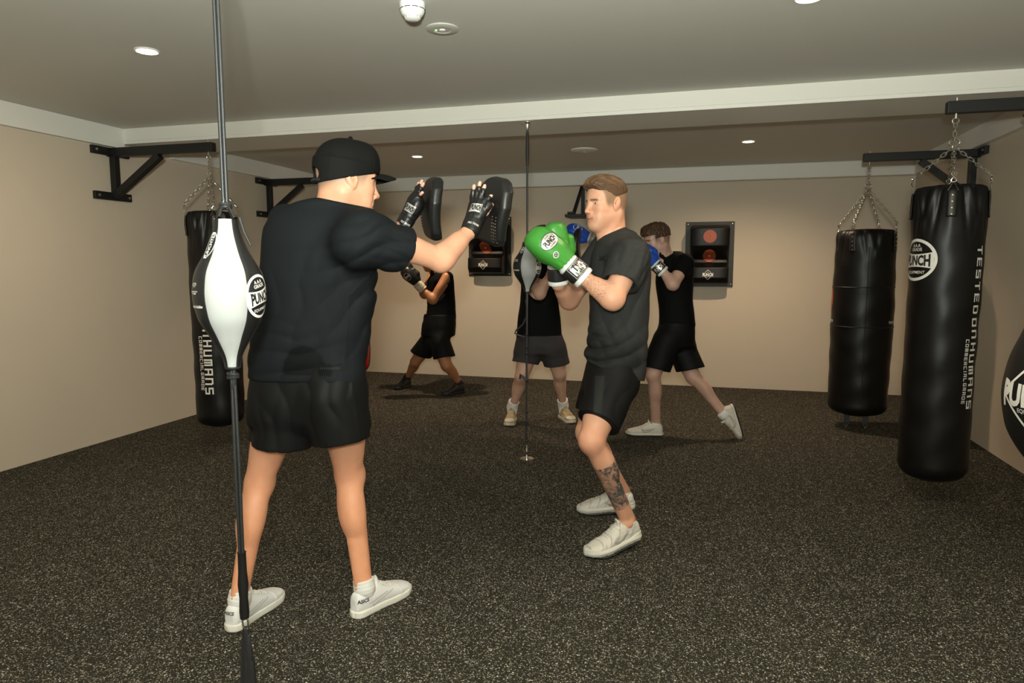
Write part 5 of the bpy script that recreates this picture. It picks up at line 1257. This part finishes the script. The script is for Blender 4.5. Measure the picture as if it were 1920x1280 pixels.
rows(f, [(445, 1130, 1188), (480, 1120, 1205), (540, 1116, 1200), (600, 1114, 1196), (680, 1108, 1190), (730, 1108, 1190)], 3.27, [.08, .14, .13, .12, .13, .12], n=2.2)
f.cone(nkM-UP*.05, nkM+A3(0, 0, .01), .064, .054, .03)
leg(f, hL, kL, aL, nrm(gL+A3(.6, 0, 0)), 1.02); leg(f, hR, kR, aR, gR, 1.0)
coverF = clone(f); upper_arm(coverF, sL, eL, 1.12); upper_arm(coverF, sR, eR, 1.1)
arm(f, sL, eL, wL, 1.12); arm(f, sR, eR, wR, 1.1)
for a_, ff in ((aL, fL2), (aR, fR2)): f.cone(a_-UP*.01, a_+ff*.09-UP*.055, .036, .030, .02)
for w_, e_ in ((wL, at(1014, 452, 2.92)), (wR, at(1042, 440, 3.14))): d = nrm(e_-w_); f.cone(w_, w_+d*.10, .029, .034, .02)
V1, F1 = f.mesh(1); c1 = flat_col(V1, SK2)
kd = nrm(aL-kL); tt = (V1-kL)@kd; dd_ = dist(V1, kL, aL)
ink = (dd_ < .085)*smooth(.115, .135, tt+.01*wob(V1, 9, 4))*smooth(.40, .385, tt)
c1[:, 3] = 1-ink
kd2 = nrm(aR-kR); c1[(dist(V1, kR+kd2*.06, kR+kd2*.10) < .06) & ((V1-kR)@kd2 > .055) & ((V1-kR)@kd2 < .10) & (V1@RH > kR@RH+.01), 3] = .2
fi = dist(V1, eL+(wL-eL)*.30, eL+(wL-eL)*.95); c1[:, 3] = np.minimum(c1[:, 3], 1-.65*(fi < .055)*(fi >= 0)*smooth(.0, .006, fi))
w_ = np.exp(-(np.linalg.norm(V1-kL, axis=1)/.07)**2)[:, None]*.5; c1[:, :3] = c1[:, :3]*(1-w_)+w_*np.array(SK2)*(1.02, .72, .66)
hC2 = at(1135, 383, 3.245); hF2 = nrm(-RH*.90-FH*.47-UP*.05); hU2 = nrm(UP-RH*.02); HS2 = 1.0
xf2 = head_xf(hC2, hF2, hU2, HS2)
Vh, Fh, ch = build_head(SK2, (.50, .18, .15), (.13, .075, .04), (.20, .125, .07), smile=.85, fade=.9, jaw=.98, redden=.25, h=.002)
body = put('body', np.concatenate([V1, xf2(Vh)]), np.concatenate([F1, Fh+len(V1)]), np.concatenate([c1, ch]), MSc, man)
eye_meshes(body, xf2, (.13, .17, .17), (1, .15, .0))
def hair_mesh(kind, h=.0028):
    f = Field((-.15, -.12, -.06), (.15, .12, .175), h)
    if kind == 'swept':
        f.ell((-.016, 0, .050), (.101, .077, .085), None, .02); f.ell((.040, .0, .088), (.060, .062, .042), None, .03); f.ell((.072, .0, .092), (.026, .052, .020), None, .016)
        f.trim([lambda X, Y, Z: .030-.30*(X+.02)*(X < .02)+.9*np.maximum(X-.035, 0)-Z+0*Y, lambda X, Y, Z: np.where(Z < .058, (X-.034)*.9, -.1)+0*Y])
        f.disp(lambda P: .0030*np.sin((P[:, 1]*.8+P[:, 0]*.35)*330+2.5*np.sin(P[:, 0]*40+P[:, 2]*30)+2*wob(P, 12, 5, 1))*smooth(.05, .09, P[:, 2])+.0030*wob(P, (14, 34, 24), 8, 2)*smooth(.04, .08, P[:, 2]))
    elif kind == 'curly':
        f.ell((-.012, 0, .050), (.110, .086, .090), None, .02); f.ell((.045, 0, .085), (.062, .070, .048), None, .02); f.ell((.080, 0, .070), (.030, .055, .026), None, .015)
        f.cutplane((0, 0, .020), nrm(A3(.0, 0, -1))); f.trim([lambda X, Y, Z: np.where(Z < .052, (X-.030)*.9, -.1)])
        f.disp(lambda P: .0055*wob(P, (26, 26, 16), 11, 2)+.002*np.sin((P[:, 1]+P[:, 0]*.4)*330))
    else:
        f.ell((-.014, 0, .048), (.104, .082, .086), None, .02); f.ell((.045, 0, .080), (.052, .062, .040), None, .02)
        f.cutplane((0, 0, .018), nrm(A3(-.1, 0, -1))); f.trim([lambda X, Y, Z: np.where(Z < .055, (X-.028)*.9, -.1)])
        f.disp(lambda P: .004*wob(P, (24, 24, 16), 13, 2))
    return f.mesh(1)
HAIRS = {k: hair_mesh(k) for k in ('swept', 'curly', 'short')}
V, F = HAIRS['swept']; c = flat_col(V, (.085, .044, .021)); q = (smooth(.07, .11, V[:, 2])*(.5+.5*np.sin(V[:, 1]*300+V[:, 0]*120)))[:, None]; c[:, :3] = c[:, :3]*(1-.6*q)+q*.6*np.array((.20, .115, .055)); put('hair', xf2(V), F, c, M_HAIR, man)
# shirt
lo, hi = bounds([at(1095, 730, 3.2), at(1225, 425, 3.3), sL, sR, eL, eR], .15)
f = Field(lo, hi, .0045)
rows(f, [(722, 1096, 1208), (690, 1094, 1212), (660, 1098, 1214), (620, 1103, 1216), (560, 1104, 1220), (510, 1103, 1222), (475, 1108, 1220), (452, 1122, 1206), (440, 1134, 1194), (430, 1142, 1184)], 3.27, [.155, .155, .15, .145, .15, .165, .165, .14, .11, .08], k=.03, n=2.3)
cL2, cR2 = sL+(eL-sL)*.66, sR+(eR-sR)*.62; dL2, dR2 = nrm(eL-sL), nrm(eR-sR)
f.cone(sL+A3(-.01, .02, -.02), cL2+dL2*.06, .090, .078, .05); f.cone(sR, cR2+dR2*.06, .078, .075, .05)
f.cover(coverF, .010)
f.disp(shirt_noise(21, .0035, (3., 3., 2.))); f.disp(lambda P: folds(P, at(1195, 520, 3.05), nrm(-RH*.5-UP), FH, .0045, .35, .055)+folds(P, at(1120, 680, 3.1), nrm(RH+UP*.3), FH, .008, .22, .05)+folds(P, at(1150, 640, 3.1), nrm(RH*.5-UP), FH, .004, .2, .06)+folds(P, at(1195, 480, 3.0), dL2, FH, .003, .12, .04)+folds(P, at(1200, 450, 3.1), nrm(-RH+UP*.1), FH, .003, .1, .03))
hem0, hem1 = at(1090, 672, 3.2), at(1196, 712, 3.2); hn = nrm(np.cross(hem1-hem0, FH)); hn = hn if hn[2] < 0 else -hn
f.trim([beyond(cL2, nrm(dL2+A3(.1, 0, 0))), beyond(cR2, dR2), below(hem0, hn), beyond(nkM+A3(.02, .0, .020), nrm(A3(-.42, -.05, 1)), rad=.17)])
f.cone(cL2-dL2*.02, cL2+dL2*.08, .064, .068, .003, mode='-')
V, F = f.mesh(1); c = flat_col(V, (.0300, .0310, .0305))
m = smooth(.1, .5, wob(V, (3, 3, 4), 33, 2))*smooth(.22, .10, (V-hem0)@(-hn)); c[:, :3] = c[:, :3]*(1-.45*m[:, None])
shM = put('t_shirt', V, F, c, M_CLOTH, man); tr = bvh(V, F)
hs = merge2d(band2d([(-.010, .010), (-.003, .004), (-.003, -.004), (-.010, -.010)], .005), band2d([(.010, .010), (.003, .004), (.003, -.004), (.010, -.010)], .005), band2d([(-.004, 0), (.004, 0)], .004))
decal('logo', hs, ray_map(tr, at(1133, 484, 3.05), RH, UP, .0014, .3), MT['print_dark'], shM, .01)
# shorts
f = Field(*bounds([at(1085, 660, 3.2), at(1205, 800, 3.3), kL, kR], .15), .0045)
rows(f, [(655, 1110, 1200), (690, 1098, 1200), (720, 1092, 1198), (745, 1094, 1190)], 3.29, [.15, .165, .165, .13], k=.03)
cl, cr = hL+(kL-hL)*.72, hR+(kR-hR)*.66; dl, dr = nrm(kL-hL), nrm(kR-hR)
f.cone(hL, cl+dl*.05, .118, .098, .04); f.cone(hR, cr+dr*.05, .115, .098, .04); f.cover(coverF, .010)
f.disp(shirt_noise(25, .0020, (3, 3, 1.8))); f.disp(lambda P: folds(P, at(1120, 740, 3.1), nrm(-UP-RH*.3), FH, .0025, .2, .08))
f.trim([below(cl-UP*.10, -UP), beyond(cl, nrm(dl+A3(-.12, 0, 0)), rad=.17), beyond(cr, dr, rad=.12), below(at(1150, 655, 3.2), UP)])
V, F = f.mesh(1); c = flat_col(V, (.0065, .0065, .0070))
pa, pb = at(1128, 700, 3.05), at(1118, 800, 2.95); ln = nrm(pb-pa); side = np.abs((V-pa)@nrm(np.cross(ln, FH)))
c[(side < .019) & ((V@FH) < (hL@FH-.02)) & ((V-pa)@ln > .0), :3] = (.017, .018, .018)
put('shorts', V, F, c, M_NYL, man)
swoosh = band2d([(-.045, .010), (-.040, -.004), (-.020, -.012), (.005, -.006), (.045, .018)], [.002, .012, .014, .009, .002])
for a_, h_, ff, uu, sd in ((aL, hlL, fL2, upL, 1), (aR, hlR, fR2, upR, -1)):
    shoe(man, 'runner', h_, ff, uu, lambda V: np.where((np.sin(V[:, :1]*150+V[:, 2:]*90) > .93), (.40, .39, .36), (.62, .59, .53)), (.60, .58, .52), side=sd, s=1.07,
         marks=[('logo', swoosh, (.125, .06 if sd == 1 else -.06, .052), (-1, 0, 0) if sd == 1 else (1, 0, 0), (0, 0, 1), MT['silver']), ('logo', swoosh, (.125, -.06 if sd == 1 else .06, .052), (1, 0, 0), (0, 0, 1), MT['silver'])], tread=(.03, .03, .03))
    sock(man, a_-uu*.012, a_-uu*.06+ff*.01, .040, .012)
GREEN = (.05, .27, .035)
glove(man, wL, at(1014, 452, 2.92), nrm(-FH*.88+RH*.30+UP*.32), -1, GREEN, (.72, .72, .70), (.015, .015, .015), 'green glove nearer the camera with its oval logo showing', s=.98)
glove(man, wR, at(1042, 440, 3.14), nrm(FH*.85-RH*.4), 1, GREEN, (.72, .72, .70), (.015, .015, .015), 'green glove behind the other one', marks=None, palm=(.62, .62, .60), s=.92)

#BACK
# ================================================================== THE THREE AT THE BACK
def back_person(name_label, at_, rows_t, Yc, rvs, joints, cloth, skin, rows_s, rvs_s, shorts_col, hemL, hemR, head, sleeves=.55, hair='curly', haircol=(.08, .04, .02), sc=1., seed=1, sleeveless=False, hem_y=None, slant=0):
    p = empty('person', at_, name_label, 'person', 'people training'); J = joints
    lo, hi = bounds([J[k] for k in J], .16); lo[2] = .02; f = bf = Field(lo, hi, .0062)
    rows(f, [(q[0], q[1]+3, q[2]-3)+tuple(q[3:]) for q in rows_t], Yc, [max(v-.03, .04) for v in rvs], n=2.2); rows(f, [(q[0], q[1]+5, q[2]-5)+tuple(q[3:]) for q in rows_s[:-1]], Yc, [v-.03 for v in rvs_s[:-1]], n=2.2)
    f.cone(J['neck']-UP*.05, J['head']-UP*.03, .066, .056, .03)
    leg(f, J['hL'], J['kL'], J['aL'], J['bL'], sc); leg(f, J['hR'], J['kR'], J['aR'], J['bR'], sc)
    cf = clone(f); upper_arm(cf, J['sL'], J['eL'], sc); upper_arm(cf, J['sR'], J['eR'], sc); arm(f, J['sL'], J['eL'], J['wL'], sc); arm(f, J['sR'], J['eR'], J['wR'], sc)
    for k in 'LR': d = nrm(J['w'+k]-J['e'+k]); f.cone(J['w'+k], J['w'+k]+d*.08, .028, .034, .02); f.cone(J['a'+k], J['a'+k]+J.get('t'+k, -UP*.04-J['b'+k]*.05), .034, .028, .02)
    V, F = f.mesh(1); c = flat_col(V, skin)
    xf = head_xf(J['head'], head[0], head[1], head[2]); Vh, Fh, ch = build_head(skin, tuple(np.array(skin)*(.75, .5, .55)), tuple(np.array(haircol)*1.2), tuple(np.array(skin)*.4+np.array(haircol)*.6), h=.004, smile=0, fade=.8)
    body = put('body', np.concatenate([V, xf(Vh)]), np.concatenate([F, Fh+len(V)]), np.concatenate([c, ch]), MS, p)
    eye_meshes(body, xf, (.06, .04, .03))
    V, F = HAIRS[hair]; put('hair', xf(V), F, flat_col(V, haircol), M_HAIR, p)
    lo2, hi2 = bounds([at(rows_t[0][1], rows_t[0][0], Yc), at(rows_t[-1][2], rows_t[-1][0], Yc), J['sL'], J['sR'], J['eL'], J['eR']], .16); f = Field(lo2, hi2, .0058)
    rows(f, rows_t, Yc, rvs, n=2.3)
    tests = []
    if not sleeveless:
        for k in 'LR':
            a, b = J['s'+k], J['e'+k]; cc = a+(b-a)*sleeves; dd = nrm(b-a); f.cone(a-UP*.01, cc+dd*.05, .074*sc, .070*sc, .05); tests.append(beyond(cc, dd, rad=.078))
        f.cover(cf, .010)
    else:
        f.cover(cf, .008); 
        for k in 'LR': a, b = J['s'+k], J['e'+k]; tests.append(lambda X, Y, Z, a=a, b=b: .072-np.sqrt((X-a[0]-.25*(b[0]-a[0]))**2+(Y-a[1]-.25*(b[1]-a[1]))**2+(Z-a[2]+.01)**2)); tests.append(beyond(a+(b-a)*.25, nrm(b-a), rad=.12))
    f.disp(shirt_noise(seed, .004, (3, 3, 2))); z0 = at(rows_t[0][1], rows_t[0][0], Yc)
    f.trim(tests+[below(at(rows_t[0][1], rows_t[0][0]-3, Yc), (0, 0, -1)), beyond(J['neck']+A3(0, 0, .018), nrm(J['head']-J['neck']+UP*.08), rad=.09)]); V, F = f.mesh(1)
    sh = put('tank_top' if sleeveless else 't_shirt', V, F, flat_col(V, cloth), M_CLOTH, p)
    f = Field(*bounds([J['hL'], J['hR'], J['kL'], J['kR'], at(rows_s[0][1], rows_s[0][0], Yc), at(rows_s[0][2], rows_s[0][0], Yc)], .15), .0058)
    rows(f, rows_s, Yc, rvs_s, n=2.3); tests = [below(at(rows_s[0][1], rows_s[0][0], Yc), UP), below(J['kL']*.5+J['kR']*.5, -UP)]
    for k, hm in (('L', hemL), ('R', hemR)):
        a, b = J['h'+k], J['k'+k]; cc = a+(b-a)*hm[0]; dd = nrm(b-a); f.cone(a, cc+dd*.06, .110*sc, hm[1]+.008, .05); tests.append(beyond(cc, nrm(dd*1.0-UP*.8), rad=.15))
    f.cover(cf, .010); f.disp(shirt_noise(seed+7, .0035, (3, 3, 1.5))); f.trim(tests)
    V, F = f.mesh(1); so = put('shorts', V, F, flat_col(V, shorts_col), M_NYL, p)
    return p, so
BK = (.0035, .0035, .0038)
# right one: jabs to the left, back foot up on its toes
p3 = at(1245, 640, 5.5)
tF, tB = atz(1180, 815, 0), atz(1393, 822, 0); hF3 = atz(1243, 817, 0); fF = nrm(tF-hF3)
bdir = nrm(at(1374, 752, 5.50)-tB); bup = nrm(np.cross(FH, bdir)); bup = bup if bup@RH > 0 else -bup
J = dict(head=at(1231, 451, 5.42), neck=at(1254, 480, 5.47), sL=at(1284, 493, 5.32), eL=at(1262, 533, 5.20), wL=at(1244, 510, 5.22), sR=at(1240, 492, 5.68), eR=at(1180, 478, 5.80), wR=at(1122, 452, 5.84),
         hL=at(1250, 640, 5.42), kL=at(1225, 702, 5.32), aL=hF3+fF*.06+UP*.10, bL=-fF, hR=at(1272, 640, 5.58), kR=at(1300, 706, 5.52), aR=tB+bdir*.235-bup*.095, tR=-bdir*.06+bup*.03, bR=nrm(A3(.7, 0, .5)))
ppl3, so3 = back_person('man in black t-shirt and shorts leaning into a punch, rear foot up on its toes', (p3[0], p3[1], 0),
 [(612, 1236, 1304), (590, 1236, 1302), (560, 1233, 1299), (525, 1230, 1300), (500, 1232, 1302), (484, 1240, 1296), (474, 1248, 1282)], 5.5, [.13, .13, .13, .14, .14, .12, .08], J, BK, (.50, .31, .24),
 [(600, 1238, 1302), (625, 1230, 1304), (650, 1226, 1304)], [.14, .15, .14], BK, (.84, .105), (.80, .105), (nrm(-RH*.92-FH*.22-UP*.24), nrm(UP-RH*.1), 1.0), hair='curly', haircol=(.060, .028, .013), seed=31)
AF = lambda cc: lambda V: np.where(np.abs(V[:, 2:]-.030) < .0, 0, cc)
sw_out = merge2d(poly2d([(-.050, .012), (-.042, -.006), (-.022, -.013), (.008, -.006), (.055, .020), (.0, .004), (-.025, .002), (-.036, .006)], .0028))
shoe(ppl3, 'court', hF3, fF, UP, (.60, .57, .50), (.60, .57, .50), marks=[('logo', sw_out, (.12, .05, .048), (-1, 0, 0), (0, 0, 1), MT['print_black'])], tread=(.03, .03, .03))
HB = tB+bdir*.295
shoe(ppl3, 'court', HB, -bdir, -bup, (.60, .57, .50), (.60, .57, .50), marks=[('logo', sw_out, (.12, .05, .048), (-1, 0, 0), (0, 0, 1), MT['print_black']), ('logo', sw_out, (.12, -.05, .048), (1, 0, 0), (0, 0, 1), MT['print_black'])], tread=(.012, .012, .012))
sock(ppl3, J['aL']-UP*.01, J['aL']-UP*.05+fF*.01, .042, .02); sock(ppl3, J['aR'], J['aR']+bup*.04, .044, .02, kn=J['kR'])
BLUE = (.012, .07, .42)
glove(ppl3, J['wR'], at(1082, 436, 5.80), nrm(-FH*.8+UP*.6), 1, BLUE, (.65, .65, .63), (.30, .30, .29), 'blue glove at the end of the jabbing arm', marks='oval', palm=(.38, .008, .012), s=.92)
glove(ppl3, J['wL'], at(1203, 472, 5.20), nrm(-FH*.9-RH*.3), -1, BLUE, (.65, .65, .63), (.015, .015, .015), 'blue glove guarding the chin', marks='strap', s=.9)
tr = None
# middle one: faces the camera, black mitts raised to the right
pM = at(1013, 640, 5.6); hA, tA = atz(962, 786, .0), atz(968, 806, 0); hB2, tB2 = atz(1052, 782, 0), atz(1084, 795, 0); fA = nrm(A3(.12, -1, 0)); fB = nrm(tB2-hB2+A3(.0, -.1, 0))
J = dict(head=at(1020, 452, 5.58), neck=at(1016, 492, 5.62), sR=at(986, 508, 5.62), eR=at(1012, 552, 5.42), wR=at(1032, 512, 5.36), sL=at(1046, 506, 5.62), eL=at(1064, 545, 5.52), wL=at(1074, 498, 5.55),
         hR=at(992, 655, 5.60), kR=at(978, 706, 5.52), aR=hA+fA*.055+UP*.10, bR=-fA, hL=at(1037, 655, 5.62), kL=at(1049, 700, 5.66), aL=hB2+fB*.055+UP*.10, bL=-fB)
pplM, soM = back_person('man in black t-shirt, grey shorts and tan sneakers behind the small hanging ball', (pM[0], pM[1], 0),
 [(632, 971, 1052), (600, 973, 1049), (560, 977, 1046), (525, 979, 1049), (505, 985, 1046), (494, 996, 1036)], 5.6, [.12, .12, .12, .13, .11, .08], J, BK, (.56, .34, .25),
 [(626, 971, 1053), (645, 969, 1056), (662, 968, 1056)], [.13, .13, .12], (.040, .036, .037), (.62, .105), (.50, .105), (nrm(RH*.75-FH*.55-UP*.1), UP, 1.0), hair='short', haircol=(.075, .038, .018), seed=41)
tan2 = lambda V: np.where(((V[:, :1] > .10) & (V[:, :1] < .21) & (V[:, 2:] < .055) | (V[:, :1] > .225) & (V[:, 2:] > .045)), (.64, .62, .56), (.42, .31, .155))
for h_, ff, lk in ((hA, fA, 'aR'), (hB2, fB, 'aL')):
    shoe(pplM, 'court', h_, ff, UP, tan2, (.58, .54, .44), lace=MT['wall']); sock(pplM, J[lk]+UP*.02, J[lk]-UP*.05+ff*.012, .047, .07, kn=J['k'+lk[1]])
tr = None
V3 = None
def plain_mitt(parent, C, n_, up_, label, colr, pw=.10):
    n_ = nrm(n_); up_ = nrm(np.array(up_)-n_*(np.array(up_)@n_)); sx = np.cross(up_, n_); C = np.array(C); f = Field(C-.20, C+.20, .0055)
    def fn(X, Y, Z):
        x, y, z = X-C[0], Y-C[1], Z-C[2]; a = x*sx[0]+y*sx[1]+z*sx[2]; b = x*up_[0]+y*up_[1]+z*up_[2]; c = x*n_[0]+y*n_[1]+z*n_[2]-1.2*b*b+0
        pl = (np.sqrt((a/pw)**2+(b/.14)**2)-1)*pw; q = np.abs(c)-.026; r = .020
        return np.sqrt(np.maximum(pl+r, 0)**2+np.maximum(q+r, 0)**2)-r+np.minimum(np.maximum(pl, q)+r, 0)
    f.op(C-.18, C+.18, fn, .004); V, F = f.mesh(1); o = put('focus_mitt', V, F, flat_col(V, colr), GM['leather_col'], parent); o['label'] = label
    g = Field(C-.18, C+.18, .0055); b = C-n_*.045-up_*.02; g.ell(b, (.045, .055, .065), np.array([n_, sx, up_]), .01); g.cone(b-up_*.04, b-up_*.09, .036, .036, .02); V, F = g.mesh(1)
    put('hand_cover', V, F, flat_col(V, (.014, .014, .014)), GM['leather_col'], o); return o
plain_mitt(pplM, at(1080, 460, 5.58), nrm(RH*.95-FH*.2), UP, 'black focus mitt meeting the blue glove', (.012, .012, .012))
# left one: dark tank top, black shoes, black and white gloves, head behind the forearm
pK = at(813, 640, 6.7); tl, hl2 = atz(742, 731, 0), atz(772, 722, 0); fl = nrm(tl-hl2); tr2_, hr2 = atz(848, 743, 0), atz(870, 736, 0); fr2 = nrm(A3(-.5, -.75, 0))
hl2 = tl-fl*.29; tr2_ = hr2+fr2*.29
J = dict(head=at(806, 484, 6.62), neck=at(822, 505, 6.68), sL=at(838, 520, 6.55), eL=at(812, 562, 6.42), wL=at(793, 543, 6.42), sR=at(812, 516, 6.86), eR=at(796, 552, 6.75), wR=at(784, 532, 6.66),
         hL=at(824, 640, 6.64), kL=at(838, 686, 6.58), aL=hr2+fr2*.055+UP*.10, bL=-fr2, hR=at(806, 640, 6.80), kR=at(779, 678, 6.82), aR=hl2+fl*.055+UP*.10, bR=-fl)
pplK, soK = back_person('man in black tank top by the back wall, head hidden behind a raised forearm', (pK[0], pK[1], 0),
 [(598, 795, 853), (575, 799, 852), (550, 801, 851), (528, 802, 850), (514, 810, 846), (507, 818, 836)], 6.7, [.12, .12, .13, .13, .11, .07], J, BK, (.36, .155, .065),
 [(588, 800, 852), (610, 792, 854), (630, 790, 853)], [.13, .14, .13], BK, (.66, .11), (.62, .11), (nrm(-RH*.9-FH*.2-UP*.3), UP, 1.0), hair='short', haircol=(.012, .009, .008), seed=51, sleeveless=True)
BS = mat('black_sock', (.010, .010, .010), .9, bump=(300, .4, .002))
for h_, ff, lk in ((hl2, fl, 'aR'), (hr2, fr2, 'aL')):
    shoe(pplK, 'court', h_, ff, UP, (.011, .011, .012), (.010, .010, .010), lace=MT['nylon']); sock(pplK, J[lk]+UP*.0, J[lk]-UP*.05+ff*.01, .041, .05, m=BS, kn=J['k'+lk[1]])
glove(pplK, J['wL'], at(772, 520, 6.36), nrm(-FH*.9-RH*.3), -1, (.013, .013, .013), (.62, .58, .48), (.60, .54, .40), 'black glove nearer the camera', marks='oval', s=.92)
glove(pplK, J['wR'], at(766, 508, 6.60), nrm(-RH*.8+FH*.3), -1, (.013, .013, .013), (.62, .58, .48), (.60, .54, .40), 'black glove behind the other one', marks=None, s=.92)
